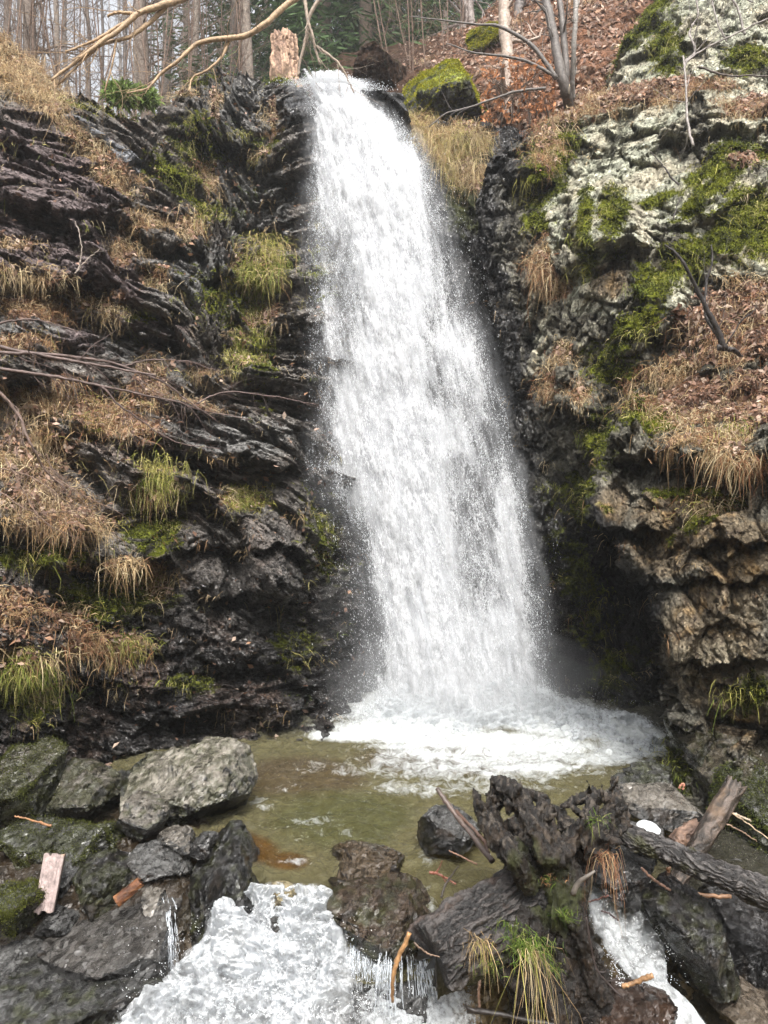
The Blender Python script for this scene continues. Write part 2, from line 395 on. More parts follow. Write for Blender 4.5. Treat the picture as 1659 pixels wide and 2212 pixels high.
LEDL = [(-60, 590, 230, 620, .3, 60), (120, 640, 420, 760, .25, 40), (-60, 830, 200, 830, .22, 55), (270, 960, 640, 1010, .28, 60), (90, 1215, 370, 1215, .38, 120),
        (-50, 1120, 200, 1150, .3, 70), (420, 1280, 660, 1300, .3, 55), (250, 1060, 420, 1090, .2, 40), (440, 590, 620, 640, .2, 50), (500, 480, 660, 520, .15, 30),
        (380, 1180, 660, 1190, .18, 30), (450, 1440, 650, 1460, .25, 60), (150, 1480, 420, 1490, .2, 50), (430, 310, 560, 320, .35, 60), (300, 1560, 640, 1560, .2, 50),
        (200, 470, 420, 560, .2, 30), (0, 420, 200, 520, .2, 40), (560, 380, 690, 400, .16, 30), (560, 700, 690, 720, .14, 30), (520, 830, 690, 870, .14, 30)]
GRL = [(0, 130, 130, 40, 35), (60, 200, 120, 22, 38), (190, 320, 150, 20, 40), (130, 270, 80, 12, 35, .8), (240, 400, 60, 20, 35), (60, 640, 90, 50, 10), (20, 610, 70, 25), (190, 640, 90, 22, 22), (260, 550, 30, 30), (400, 500, 30, 30),
       (400, 205, 40, 8), (470, 230, 12, 40), (445, 385, 22, 45), (560, 335, 40, 8), (592, 260, 10, 50), (540, 600, 50, 40, 20), (560, 680, 35, 30), (330, 600, 40, 22), (520, 770, 25, 40), (60, 880, 120, 60, 10, .8), (330, 810, 40, 50),
       (230, 900, 120, 50, 20, .8), (60, 980, 110, 70), (330, 1060, 50, 30), (520, 1080, 50, 20), (70, 1090, 90, 60), (180, 1130, 70, 30), (250, 1225, 120, 14), (340, 1260, 30, 40), (60, 1330, 140, 60, 20, .7), (60, 1450, 90, 60, 25), (200, 1400, 110, 30, 10, .9), (280, 1390, 40, 20),
       (15, 530, 60, 15),  (320, 490, 50, 20), (30, 740, 60, 20), (430, 800, 30, 15), (430, 880, 50, 12, 20)]
MOL = [(480, 650, 110, 60, 30, .6), (250, 1290, 120, 50, 0, 1), (90, 1200, 120, 30, 0, .9), (60, 1480, 80, 70, 0, .9), (430, 310, 60, 50, 0, .8), (380, 400, 80, 25, 40, .9), (440, 450, 60, 15, 45, .8), (330, 1150, 60, 60, 0, .8), (230, 890, 90, 60, 0, .7),
       (560, 780, 40, 120, 0, .6), (580, 330, 60, 30, 0, .5), (440, 170, 40, 12, 0, .8), (600, 180, 40, 10, 0, .8), (700, 1150, 50, 120, -20, .55), (640, 1400, 70, 60, 0, .5), (200, 1400, 80, 40, 0, .6), (420, 1470, 50, 30, 0, .7), (300, 690, 40, 12, 0, .8), (140, 215, 60, 12, 20, .8), (250, 235, 50, 10, 20, .9), (690, 560, 20, 200, 0, .5)]
def disp_left(p, u, v):
    q = p.copy(); wv = fbm(p*.6, 3, 2)[:, None]*.22; q = q+wv
    right = ss(420, 560, u)*(1-ss(700, 900, v))
    dip = .42*(1-right)-.45*right; dip = dip*(1.1-.6*ss(1050, 1450, v))
    # rotate the bedding into the block pattern
    s = q[:, 2]+dip*q[:, 0]; t = q[:, 0]-dip*q[:, 2]
    b = np.stack([t, q[:, 1], s], 1)
    f1, e1, h1 = facets(b*np.array([.6, .9, 1.8]), 11, .6, .7)
    f2, e2, h2 = facets(b*np.array([1.3, 1.8, 3.8]), 12, .6, 1.0)
    f3, e3, h3 = facets(b*np.array([4., 5., 15.]), 13, .6, .9)
    f4, e4, h4 = facets(b*np.array([10, 12., 36.]), 14, .5, .9)
    bd = bedded(b, 21, 0, .62, .30, .2)+bedded(b+5, 22, 0, .23, .13, .15)+bedded(b+9, 23, 0, .09, .03, .1)
    grass = blobs(u, v, GRL)
    smooth = 1-.75*ss(.4, .8, grass)
    lowb = ss(1180, 1350, v); g2_, eg, _ = facets(q*np.array([2.6, 2.6, 3.6])+q[:, [2]]*np.array([.8, 0, 0]), 15, .6, 1.); g3_, eg3, _ = facets(q*np.array([7, 7, 9.]), 16, .6, 1.)
    h = .26*f1+smooth*(.17*f2+.06*f3+.016*f4-.08*(1-e2)-.035*(1-e3))+bd*smooth*(1-.6*lowb)-.12+lowb*smooth*(.13*g2_+.06*g3_-.04*(1-eg))
    h += ledges(u, v, LEDL)*(1-.55*lowb)
    h += .06*fbm(p*3, 8, 3)*grass+.03*fbm(p*12, 9, 2)*grass
    return h*(.6+.4*ss(0, 60, np.abs(v-np.interp(u, XL, YL))))
def col_left(p, u, v, n, h):
    nz = fbm(p*2.2, 31, 4); nz2 = fbm(p*7, 32, 3)
    up = ss(.1, .75, n[:, 2]+.25*nz2)
    c = DARK*1.5+0*p; c = mixc(c, [.085, .08, .075], .7*ss(.0, .5, nz2))
    hi = ss(1620, 1050, v+.22*u)
    c = mixc(c, [.17, .152, .135], hi*.9); c = mixc(c, [.29, .27, .245], hi*ss(-.05, .45, nz2+.5*nz)*.8); c = mixc(c, BROWN*2.3, ss(.0, .5, nz+.3*nz2)*ss(900, 300, u+.0*v)*.7)
    c = mixc(c, PURP*2.6, .8*ss(.3, .6, blobs(u, v, [(90, 420, 160, 150), (120, 560, 200, 80, 20), (250, 720, 120, 40)])+.2*nz))
    c = mixc(c, GREY*1.7, .85*ss(.35, .7, blobs(u, v, [(540, 400, 80, 120), (520, 230, 110, 70), (610, 480, 40, 120, 0, .8), (420, 590, 120, 70), (330, 760, 140, 40, 20), (50, 720, 80, 30), (500, 950, 130, 50), (120, 1430, 60, 30)])+.35*nz2))
    c = mixc(c, [.27, .28, .30], .9*ss(.4, .6, blobs(u, v, [(200, 300, 110, 14, 38), (280, 350, 40, 18, 20)])+.1*nz2))
    brn = blobs(u, v, [(420, 1100, 90, 40), (300, 1420, 100, 70), (500, 1500, 90, 40), (200, 1560, 60, 60)])
    c = mixc(c, [.07, .042, .03], .5*ss(.4, .7, brn+.3*nz))
    mo = ss(.38, .62, blobs(u, v, MOL)*(.75+.5*up)+.38*nz2+.1*nz)
    mc = MOSSD+(MOSS-MOSSD)*ss(-.2, .6, nz+nz2*.6+.4*(n[:, 2]))[:, None]
    c = c*(1-mo[:, None])+mc*mo[:, None]
    gr = ss(.45, .68, blobs(u, v, GRL)+.34*nz2+.2*nz+.15*(up-.5))
    lt = blobs(u, v, [(90, 1330, 150, 60, 20), (220, 870, 150, 60, 20), (60, 700, 120, 50)])
    gc = STRAW*.28+(LITTER*.45-STRAW*.28)*ss(.3, .6, lt+.3*nz)[:, None]
    grn = ss(.35, .7, blobs(u, v, [(60, 1480, 80, 80), (330, 1060, 60, 30), (300, 1390, 60, 30), (540, 620, 60, 60), (520, 1080, 60, 30), (520, 780, 30, 60)])+.2*nz)
    gc = gc*(1-grn[:, None]*.7)+MOSS*.7*grn[:, None]*.7
    c = c*(1-gr[:, None])+gc*gr[:, None]
    rough = .30+.24*hi+.12*ss(1000, 200, v)*ss(500, 200, u)+.25*mo
    rough = np.maximum(rough, .85*gr)
    return np.concatenate([c, np.clip(rough, .2, .95)[:, None]], 1), dict(grass=gr, moss=mo, litter=ss(.3, .6, lt+.3*nz)*gr, green=grn*gr)
us = np.arange(-320, 792, 3.2); vs = np.linspace(0, 1, 500)
sky_l = np.interp(us, XL, YL)+4*np.sin(us*.21)+3*np.sin(us*.087+2)
U, T = np.meshgrid(us, vs); V = sky_l[None]+(1700-sky_l[None])*T
D = DL(U, V)
# the near slab on the lower left of the slanting moss ridge stands in front of the gully
ridge = (V-300)-(U-330)*(340/290.)
D = D+(.55*(1-ss(-20, 20, ridge))*ss(300, 420, U)*(1-ss(560, 700, U))*(1-ss(560, 700, V)))
left, SL = build_sheet('rock_cliff', U, V, D, disp_left, col_left, M_CLIFF, top_back=5, top_dir=(0, 1, .05))
tag(left, 'dark wet bedded rock cliff with hanging dry grass left of the waterfall', 'cliff')

# ---- wall behind the fall
DB = tps([(560, 1660, 9.4), (560, 1000, 10.4), (560, 300, 11.4), (800, 1600, 9.6), (800, 1000, 10.2), (800, 600, 10.7), (800, 250, 11.2), (1000, 1600, 9.7), (1000, 1000, 10.2), (1000, 600, 10.5), (1000, 400, 10.8),
          (1300, 1600, 10), (1300, 1000, 10.6), (1300, 400, 11.2), (900, 300, 11.0), (1000, 330, 10.9)])
def disp_back(p, u, v):
    q = p+fbm(p*.7, 3, 3)[:, None]*.35
    f1, _, _ = facets(q*np.array([.9, 1, .7]), 41, .6, .8); f2, _, _ = facets(q*np.array([2.5, 2.5, 2.]), 42, .6, .9); f3, _, _ = facets(q*np.array([7, 7, 6.]), 43, .6, .9)
    return .18*f1+.1*f2+.04*f3
def col_back(p, u, v, n, h):
    nz = fbm(p*2.2, 31, 4); nz2 = fbm(p*7, 32, 3)
    c = DARK*.9+0*p
    mo = ss(.4, .7, blobs(u, v, [(1010, 420, 60, 120, 0, .8), (960, 320, 90, 40, 40), (820, 220, 60, 40)])+.4*nz2)
    c = c*(1-mo[:, None])+MOSSD*mo[:, None]
    gr = ss(.35, .6, blobs(u, v, [(900, 275, 50, 25, 20), (960, 330, 90, 22, 42), (1010, 370, 50, 25, 40), (990, 300, 60, 30)])+.3*nz2)
    c = c*(1-gr[:, None])+STRAW*.6*gr[:, None]
    return np.concatenate([c, np.clip(.35+.5*gr+.2*mo, 0, 1)[:, None]], 1), dict(grass=gr, moss=mo, litter=gr*ss(950, 1010, u), green=0*gr)
XB = [560, 640, 690, 780, 800, 850, 900, 960, 1040, 1300]; YB = [260, 200, 212, 212, 196, 225, 250, 262, 270, 300]
us = np.arange(560, 1300, 4.); sky_b = np.interp(us, XB, YB)+3*np.sin(us*.13)
U, T = np.meshgrid(us, np.linspace(0, 1, 330)); V = sky_b[None]+(1700-sky_b[None])*T
back, SB = build_sheet('rock_wall', U, V, DB(U, V), disp_back, col_back, M_CLIFR, top_back=4, top_dir=(0, 1, .03))
tag(back, 'black wet rock wall behind the falling water', 'rock wall')

# ---- right cliff
XE = [240, 300, 350, 400, 500, 600, 700, 800, 900, 1000, 1100, 1200, 1300, 1400, 1500, 1600, 1750]
YE = [1160, 1105, 1055, 1035, 1030, 1050, 1072, 1095, 1105, 1120, 1135, 1155, 1185, 1200, 1215, 1230, 1240]
XR = [1000, 1040, 1100, 1160, 1220, 1260, 1300, 1360, 1430, 1520, 1700, 1950]; YR = [400, 350, 296, 245, 205, 140, 60, -30, -80, -120, -200, -300]
DW = tps([(1040, 380, 10.1), (1040, 600, 9.9), (1100, 800, 9.4), (1130, 1000, 9.2), (1150, 1200, 9.1), (1230, 1560, 9.0), (1350, 1560, 8.9), (1400, 1400, 9.8), (1300, 1300, 9.7), (1250, 1000, 8.7), (1300, 700, 8.3), (1250, 500, 8.9),
          (1200, 300, 10), (1450, 300, 9), (1500, 100, 10.3), (1300, 150, 11), (1659, 300, 8.2), (1659, 0, 10), (1900, 0, 9.5), (1450, 550, 8.1), (1500, 1650, 9), (1900, 400, 7.5), (1900, 900, 7), (1900, 1600, 7)])
DM = tps([(1300, 1000, 7.1), (1450, 950, 6.6), (1659, 950, 5.9), (1950, 950, 5.3), (1350, 1100, 6.6), (1450, 1200, 6.2), (1659, 1200, 5.7), (1450, 1350, 6.25), (1659, 1350, 5.7), (1430, 1550, 6.4), (1659, 1550, 5.8), (1659, 1740, 5.5), (1480, 1740, 6.4), (1950, 1700, 4.8), (1950, 1300, 5.3),
          (1400, 700, 8), (1659, 700, 7.0), (1659, 450, 7.9), (1500, 850, 7.2), (1659, 850, 6.4), (1659, 100, 9.5), (1400, 300, 9), (1950, 500, 7)])
GRR = [(1230, 250, 60, 22, -40), (1290, 230, 40, 30), (1180, 330, 20, 60), (1180, 560, 18, 50), (1200, 620, 30, 25), (1215, 760, 22, 30), (1190, 830, 18, 40), (1450, 800, 90, 25, -20), (1500, 880, 90, 40), (1540, 960, 110, 25), (1600, 1010, 60, 25), (1640, 860, 80, 60), (1430, 870, 50, 20), (1260, 850, 14, 30),
       (1590, 720, 110, 70, -20), (1630, 640, 60, 60), (1470, 205, 90, 12, -10), (1560, 190, 40, 10), (1350, 215, 60, 20, 0, .9), (1620, 240, 60, 25), (1510, 1090, 50, 25), (1100, 300, 40, 12, -40)]
LIR = [(1400, 200, 110, 18, -12), (1590, 690, 120, 70, -20), (1640, 860, 90, 60), (1500, 850, 70, 30), (1640, 235, 40, 22), (1600, 350, 30, 12)]
MOR = [(1190, 350, 40, 100, 20, .9), (1560, 360, 80, 30, -30), (1600, 330, 60, 25), (1530, 420, 90, 25, -40), (1430, 430, 50, 14, -20), (1410, 620, 45, 40, 60), (1560, 520, 110, 35, -30), (1620, 480, 70, 70), (1480, 560, 40, 60, 30), (1330, 480, 30, 60), (1380, 700, 60, 30, -30), (1320, 790, 50, 60, 20, .8), (1270, 500, 20, 100, 0, .8),
       (1400, 900, 50, 40), (1360, 60, 120, 30, -45, 1), (1440, 100, 40, 80, 0, .8), (1620, 130, 60, 30), (1300, 940, 40, 70, 0, .7), (1250, 1080, 50, 80, 0, .7), (1470, 1060, 80, 20, 0, .7), (1500, 1130, 80, 20, -30, .7), (1620, 1500, 50, 40, 0, .7), (1250, 1250, 60, 180, -20, .65), (1480, 1640, 40, 60, 0, .8), (1330, 1450, 80, 100, 0, .5), (1180, 400, 40, 25), (1160, 480, 30, 30, 0, .8), (1560, 1080, 40, 20)]
PAR = [(1330, 360, 60, 110, 20), (1400, 360, 50, 110), (1440, 400, 70, 50), (1340, 520, 60, 35), (1600, 220, 60, 70, 20), (1490, 430, 60, 30, -30), (1620, 320, 50, 30), (1440, 240, 40, 30), (1250, 400, 25, 50, 0, .8), (1440, 620, 40, 50), (1520, 560, 60, 30, 0, .9), (1300, 640, 40, 50, 0, .6), (1200, 500, 25, 70, 0, .5), (1620, 540, 60, 40), (1290, 290, 30, 40), (1520, 20, 90, 80, 0, .8), (1620, 60, 80, 80, 0, .9), (1200, 440, 30, 100, 0, .55), (1290, 470, 60, 150, 0, .6), (1560, 470, 120, 120, 0, .55), (1300, 120, 60, 60, 0, .6), (1250, 620, 60, 80, 0, .45), (1160, 700, 40, 200, 0, .3), (1420, 130, 80, 60, 0, .8), (1500, 150, 80, 40, 0, .8)]
OCR_ = [(1500, 1100, 130, 70), (1450, 1180, 90, 60), (1600, 1200, 90, 80), (1540, 1400, 110, 130), (1560, 1300, 90, 70), (1600, 1550, 80, 70), (1330, 1080, 30, 60, 0, .7), (1320, 600, 60, 60, 0, .7)]
LEDR = [(1330, 985, 1950, 1010, .25, 70), (1280, 1125, 1420, 1150, .22, 50), (1400, 1255, 1900, 1245, .10, 18), (1250, 525, 1400, 545, .3, 40), (1100, 385, 1200, 400, .3, 40), (1440, 1430, 1700, 1420, .15, 30), (1430, 1560, 1900, 1560, .15, 40), (1390, 720, 1480, 700, .2, 40), (1200, 880, 1300, 900, .2, 50), (1430, 300, 1660, 270, .15, 40), (1480, 1180, 1800, 1150, .12, 25)]
def disp_right(p, u, v):
    q = p+fbm(p*.7, 53, 3)[:, None]*.35
    low = ss(950, 1050, v)
    # upper part fractured steeply, lower part blocky
    f1, _, _ = facets(q*np.array([1.1, 1.0, .8]), 51, .6, .8)
    f2, e2, _ = facets(q*np.array([2.8, 2.4, 2.0])+q[:, [2]]*np.array([.7, 0, 0]), 52, .6, 1.)
    f3, e3, _ = facets(q*np.array([7., 6., 4.8])+q[:, [2]]*np.array([1.5, 0, 0]), 53, .6, .9)
    f4, _, _ = facets(q*np.array([17, 16., 14.]), 54, .5, .9)
    grass = np.maximum(blobs(u, v, GRR), blobs(u, v, LIR)); sm = 1-.8*ss(.35, .75, grass)
    edge = ss(0, 60, u-np.interp(v, XE, YE))
    h = (.2*f1*edge+sm*(1-.45*ss(.25, .5, blobs(u, v, PAR)))*(.14*f2+.07*f3*(1-.55*low)+.03*f4*(1-.4*low)-.07*(1-e2)*(1-.6*low)-.035*(1-e3)*(1-.4*low)+.02*low*f2)-.03)
    h += ledges(u, v, LEDR)*(1-.0*low)
    h += .06*fbm(p*4, 8, 3)*grass
    mo = blobs(u, v, MOR); h += .05*ss(.4, .8, mo)*(1+fbm(p*5, 77, 3))
    return h
def col_right(p, u, v, n, h):
    nz = fbm(p*2.0, 61, 4); nz2 = fbm(p*6, 62, 4); nz3 = fbm(p*14, 63, 3)
    up = ss(.0, .75, n[:, 2]+.25*nz2)
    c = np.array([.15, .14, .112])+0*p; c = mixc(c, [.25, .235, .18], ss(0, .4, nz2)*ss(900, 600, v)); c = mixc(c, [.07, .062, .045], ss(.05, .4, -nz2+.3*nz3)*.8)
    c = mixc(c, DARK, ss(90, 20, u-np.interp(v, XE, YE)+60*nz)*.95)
    c = mixc(c, DARK*.8, ss(.3, .6, blobs(u, v, [(1320, 1400, 130, 200), (1250, 1200, 100, 150)])+.2*nz))  # cave recess painted darker, its shade put into the rock colour
    pa = ss(.20, .40, blobs(u, v, PAR)+.24*nz2+.1*nz)
    pc = PALE+(CREAM-PALE)*ss(-.3, .5, nz)[:, None]; pc = mixc(pc, [.24, .22, .17], ss(.15, .5, nz3+.4*nz2)*.7)
    c = c*(1-pa[:, None])+pc*pa[:, None]
    oc = ss(.35, .6, blobs(u, v, OCR_)+.2*nz)
    occ = mixc(np.array([.17, .135, .09])+0*p, OCHRE, ss(0, .4, nz2)); occ = mixc(occ, [.27, .235, .17], ss(-.3, .4, nz)*ss(1230, 1300, v)*.85); occ = mixc(occ, [.07, .05, .035], ss(.1, .5, nz3-.3*nz)*.8)
    c = c*(1-oc[:, None])+occ*oc[:, None]
    mo = ss(.36, .58, blobs(u, v, MOR)*(.8+.4*up)+.35*nz2+.1*nz)
    mc = MOSSD+(MOSS*1.1-MOSSD)*ss(-.4, .4, nz+nz2*.5+.5*n[:, 2]-.6*ss(1000, 1250, v))[:, None]
    c = c*(1-mo[:, None])+mc*mo[:, None]
    gr = ss(.48, .7, blobs(u, v, GRR)+.34*nz2+.1*nz); li = ss(.36, .58, blobs(u, v, LIR)+.28*nz2)
    c = mixc(c, STRAW*.28, gr); c = mixc(c, LITTER*.45, li)
    rough = .8-.45*ss(120, 40, u-np.interp(v, XE, YE))-.3*ss(1150, 1500, v)*(1-oc)
    rough = np.maximum(rough, .85*np.maximum(gr, mo*.9))
    return np.concatenate([c, np.clip(rough, .25, .95)[:, None]], 1), dict(grass=gr, moss=mo, litter=li, green=0*gr)
vs = None
TT = np.linspace(0, 1, 560); S = np.linspace(0, 1, 300)**1.0
def topv(u): return np.interp(u, XR, YR)
V0 = np.linspace(-260, 1780, 640)
# rows follow the edge line; every column's top is cut at the skyline
SS_, T2 = np.meshgrid(S, np.linspace(0, 1, 600))
ub = np.interp(350+T2*1400, XE, YE)
U = ub+(1950-ub)*SS_
sk = topv(U)+5*np.sin(U*.15)
V = sk+(1780-sk)*T2
ub = np.interp(V, XE, YE); U = ub+(1950-ub)*SS_
XC = [0, 700, 850, 950, 1000, 1130, 1200, 1280, 1400, 1550, 1700, 1800]; YC = [1560, 1500, 1420, 1330, 1292, 1285, 1335, 1415, 1425, 1462, 1475, 1480]
WC = np.interp(V, [0, 850, 1000, 1100, 1800], [220, 120, 30, 10, 10])
uc = np.interp(V, XC, YC)+6*np.sin(V*.07)+4*np.sin(V*.19)
D = lerp(DW(U, V), DM(U, V), ss(-WC, WC, U-uc))
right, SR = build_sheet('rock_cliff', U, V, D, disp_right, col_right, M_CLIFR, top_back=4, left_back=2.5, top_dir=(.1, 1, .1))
tag(right, 'lichen and moss covered rock cliff with leaf slope right of the waterfall', 'cliff')

# ---- unseen valley sides around and behind the camera, added to block low sky light
def ring_z(p):
    r = np.hypot(p[:, 0]*.9, p[:, 1]-2)
    return -1.0+ss(6, 26, r)*15+fbm(p*.2, 55, 3)*1.0
th = np.linspace(PI*.93, PI*2.07, 90); rr = np.concatenate([np.linspace(3.5, 30, 60)])
TH, RR = np.meshgrid(th, rr); p = np.stack([(RR*np.cos(TH)*1.1).ravel(), (2+RR*np.sin(TH)).ravel(), 0*TH.ravel()], 1); p[:, 2] = ring_z(p)
vs_ = mk('hill', p, [grid_quads(60, 90)], M_EARTH, None, np.concatenate([mixc(MOSSD*1.2+0*p, LITTER*.4, ss(-.2, .4, fbm(p*.5, 6, 3))), .9+0*p[:, :1]], 1)); tag(vs_, kind='structure')

# ---- wooded hillside behind the rim
DHf = tps([(600, 420, 11.6), (900, 420, 11.8), (1300, 420, 11.6), (1700, 420, 11.4), (800, 260, 12.6), (1000, 250, 12.4), (1200, 250, 12.0), (850, 130, 16), (1000, 100, 15), (1150, 50, 14), (1300, 0, 13.5), (850, 60, 22), (1000, 0, 20), (1200, -100, 17), (1500, -150, 15), (700, 200, 14), (650, 165, 22)])
XH = [560, 640, 700, 740, 800, 900, 1000, 1060, 1120, 1200, 1300, 1700]; YH = [200, 185, 150, 120, 105, 85, 70, 20, -60, -120, -160, -200]
us = np.arange(560, 1700, 5.); sky_h = np.interp(us, XH, YH)+3*np.sin(us*.1)
U, T = np.meshgrid(us, np.linspace(0, 1, 160)); V = sky_h[None]+(430-sky_h[None])*T
def disp_hill(p, u, v): return .25*fbm(p*.8, 71, 4)+.06*fbm(p*5, 72, 3)
def col_hill(p, u, v, n, h):
    nz = fbm(p*1.5, 61, 4); nz2 = fbm(p*5, 62, 4)
    c = LITTER*.8+0*p; c = mixc(c, SOIL*.5, ss(.0, .5, nz2)); c = mixc(c, MOSSD, ss(.3, .7, nz)*ss(1000, 800, u)); c = mixc(c, SOIL*.35, ss(1000, 880, u)*.8)
    return np.concatenate([c, .9+0*u[:, None]], 1), dict(grass=.4*ss(0, .5, nz), moss=ss(.3, .7, nz), litter=ss(850, 980, u), green=0*u)
hill, SH = build_sheet('hill', U, V, DHf(U, V), disp_hill, col_hill, M_EARTH, top_back=30, top_dir=(0, 1, .05))

# ground plane sheets: forest plateau far behind, stream bed, and the bank behind the camera
def flat_sheet(name, x0, x1, y0, y1, nx, ny, zfn, colfn, mat):
    X, Y = np.meshgrid(np.linspace(x0, x1, nx), np.linspace(y0, y1, ny)); p = np.stack([X.ravel(), Y.ravel(), 0*X.ravel()], 1)
    p[:, 2] = zfn(p); o = mk(name, p, [grid_quads(ny, nx)[:, ::-1]], mat, None, colfn(p)); tag(o, kind='structure'); return o
def plateau_z(p): return 8.6+.12*(p[:, 1]-12)+.4*fbm(p*.15, 5, 3)+ss(-3, -14, p[:, 0])*3-ss(-6, 0, p[:, 0])*0
flat_sheet('ground', -120, 120, 14.5, 200, 160, 120, plateau_z, lambda p: np.concatenate([mixc(LITTER*.5+0*p, MOSSD, ss(-.2, .4, fbm(p*.4, 6, 3))), .9+0*p[:, :1]], 1), M_CLIFF)
def bed_z(p):
    x, y = p[:, 0], p[:, 1]
    z = -.28-.4*ss(4.9, 4.3, y)-.15*ss(4.2, 3, y)
    z = z+ss(-1.15, -1.45, x)*ss(6.6, 6.0, y)*(.2+.12*ss(4.6, 5, y))
    z = z+.05*fbm(p*2.5, 91, 4)+ss(3., 5., np.abs(x))*1.0
    f, _, _ = facets(np.stack([x, y, 0*x], 1)*5, 92, .5, .5)
    return z+.035*f
def bed_c(p):
    n = fbm(p*6, 93, 4); f, e, h = facets(np.stack([p[:, 0], p[:, 1], 0*p[:, 0]], 1)*5, 92, .5, .5)
    c = mixc(np.array([.12, .085, .03])+0*p, [.2, .13, .05], _r(h)); c = mixc(c, [.04, .035, .02], ss(0, .5, n)); c = mixc(c, [.16, .14, .05], ss(5, 6.5, p[:, 1])); c = mixc(c, [.022, .014, .008], ss(-1.0, -1.3, p[:, 0]+.25*n)*ss(6.9, 6.4, p[:, 1])*.92)  # left bank painted near black, as shade in the gaps between boulders
    return np.concatenate([c, .3+0*p[:, :1]], 1)
flat_sheet('stream_bed', -6, 7, -3, 10, 420, 420, bed_z, bed_c, M_ROCK)

# ------------------------------------------------------------------ boulders
def ico(sub):
    bm = bmesh.new(); bmesh.ops.create_icosphere(bm, subdivisions=sub, radius=1); bm.verts.ensure_lookup_table()
    V = np.array([v.co[:] for v in bm.verts]); Fc = np.array([[v.index for v in f.verts] for f in bm.faces]); bm.free(); return V, Fc
ICO = {s: ico(s) for s in (4, 6, 7)}
def vnormals(V, T):
    fn = np.cross(V[T[:, 1]]-V[T[:, 0]], V[T[:, 2]]-V[T[:, 0]]); n = np.zeros_like(V)
    for k in range(3): np.add.at(n, T[:, k], fn)
    return n/(np.linalg.norm(n, axis=1, keepdims=True)+1e-12)
def boulder(poly, D, label, depth=None, lean=.35, seed=1, base=DARK, top=None, moss=0., rough=.3, sub=None, fac=1., name='boulder', mat=None, topamt=.6, group=None, cat='boulder', mosscol=None, sq=.75, cuts=11, topcut=.62, topk=.75):
    """closed stone whose front outline is poly (picture units) at distance D, with real thickness"""
    if mat is None: lean = lean*.3; topcut = min(topcut, .5)
    if mat is None and top is None: top = GREY*.75
    poly = np.array(poly, float); c = (poly.min(0)+poly.max(0))/2
    W = P(poly[:, 0], poly[:, 1], D)[:, [0, 2]]; c3 = P(c[0], c[1], D); rel = W-c3[[0, 2]]
    a = np.arctan2(rel[:, 1], rel[:, 0]); r = np.hypot(rel[:, 0], rel[:, 1]); o = np.argsort(a); a = a[o]; r = r[o]
    aa = np.concatenate([a-2*PI, a, a+2*PI]); rr = np.tile(r, 3)
    size = rel.max(0)-rel.min(0); wpx = size.max()/D*F*.463
    if sub is None: sub = 4 if wpx < 18 else 6
    S_, T = ICO[sub]; S_ = S_.copy()
    th = np.arctan2(S_[:, 2], S_[:, 0]); s = np.hypot(S_[:, 0], S_[:, 2])
    rad = np.interp(th, aa, rr); k = 1/np.maximum(s, 1e-6)*s**sq
    if depth is None: depth = .38*(size[0]+size[1])
    V = np.stack([S_[:, 0]*k*rad, np.sign(S_[:, 1])*np.abs(S_[:, 1])**.8*depth, S_[:, 2]*k*rad], 1)
    V += c3
    rg = np.random.default_rng(seed*7+1); rel3 = V-c3
    for k in range(cuts):
        d = rg.normal(size=3); d[1] = -abs(d[1])*.9
        if k == 0: d = np.array([rg.normal()*.15, -.25, 1.0])
        d /= np.linalg.norm(d); pr = rel3@d; lim = np.percentile(pr, 99.5)*(rg.uniform(.42, .78) if k else topcut)
        rel3 = rel3-np.maximum(pr-lim, 0)[:, None]*d*.97
    for ax_ in (0, 2):
        lo, hi = rel3[:, ax_].min(), rel3[:, ax_].max(); t0_, t1_ = rel[:, ax_//2].min(), rel[:, ax_//2].max(); rel3[:, ax_] = t0_+(rel3[:, ax_]-lo)/(hi-lo)*(t1_-t0_)
    kt, kb = (poly[:, 1].min()-1106)/F, (poly[:, 1].max()-1106)/F; rel3[:, 2] *= np.where(rel3[:, 2] > 0, 1/(1+max(kt, 0)*(lean+.25)), 1/(1+max(kb, 0)*lean*.6)); rel3[:, 1] += rel3[:, 2]*lean
    V = c3+rel3
    n = vnormals(V, T); L = size.mean(); q = V+seed*3.3; q = q+fbm(q*1.3/L, seed, 2)[:, None]*.12*L
    f1, _, _ = facets(q*np.array([2.0, 2.0, 2.6])/L, seed, .4, 1.); f2, _, _ = facets(q*np.array([5, 5, 7.])/L, seed+1, .5, .9); f3, _, _ = facets(q*13/L, seed+2, .5, .9)
    V = V+n*((.04*f1+.026*f2+.007*f3)*L*fac+.0*L)[:, None]
    n = vnormals(V, T)
    nz = fbm(V*5/L*.5+seed, seed+5, 4); nz2 = fbm(V*14, seed+6, 3)
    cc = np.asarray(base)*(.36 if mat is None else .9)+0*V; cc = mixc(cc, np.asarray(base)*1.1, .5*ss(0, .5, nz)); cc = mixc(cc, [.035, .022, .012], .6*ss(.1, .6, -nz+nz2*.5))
    if top is not None: cc = mixc(cc, np.asarray(top)*(topk if mat is None else 1), np.minimum(1, topamt*(ss(.25, .7, n[:, 2]+.3*nz2) if mat is not None else 1.4*ss(.42, .72, n[:, 2]+.2*nz2+.1*nz))))  # wet stones: lit tops over dark sides painted by normal; rim knobs: moss
    if moss:
        mm = ss(.55-.5*moss, .95-.5*moss, .5+.5*nz2+.3*nz); cc = mixc(cc, MOSSD*.9 if mosscol is None else mosscol, mm*.7)
    if mat is None: rough = rough*.6+.02; cc = cc*(.8+.5*ss(.2, .9, n[:, 2]))[:, None]**0
    col = np.concatenate([cc, np.clip(rough+.15*nz+.0*V[:, 0], .12, .9)[:, None]], 1)
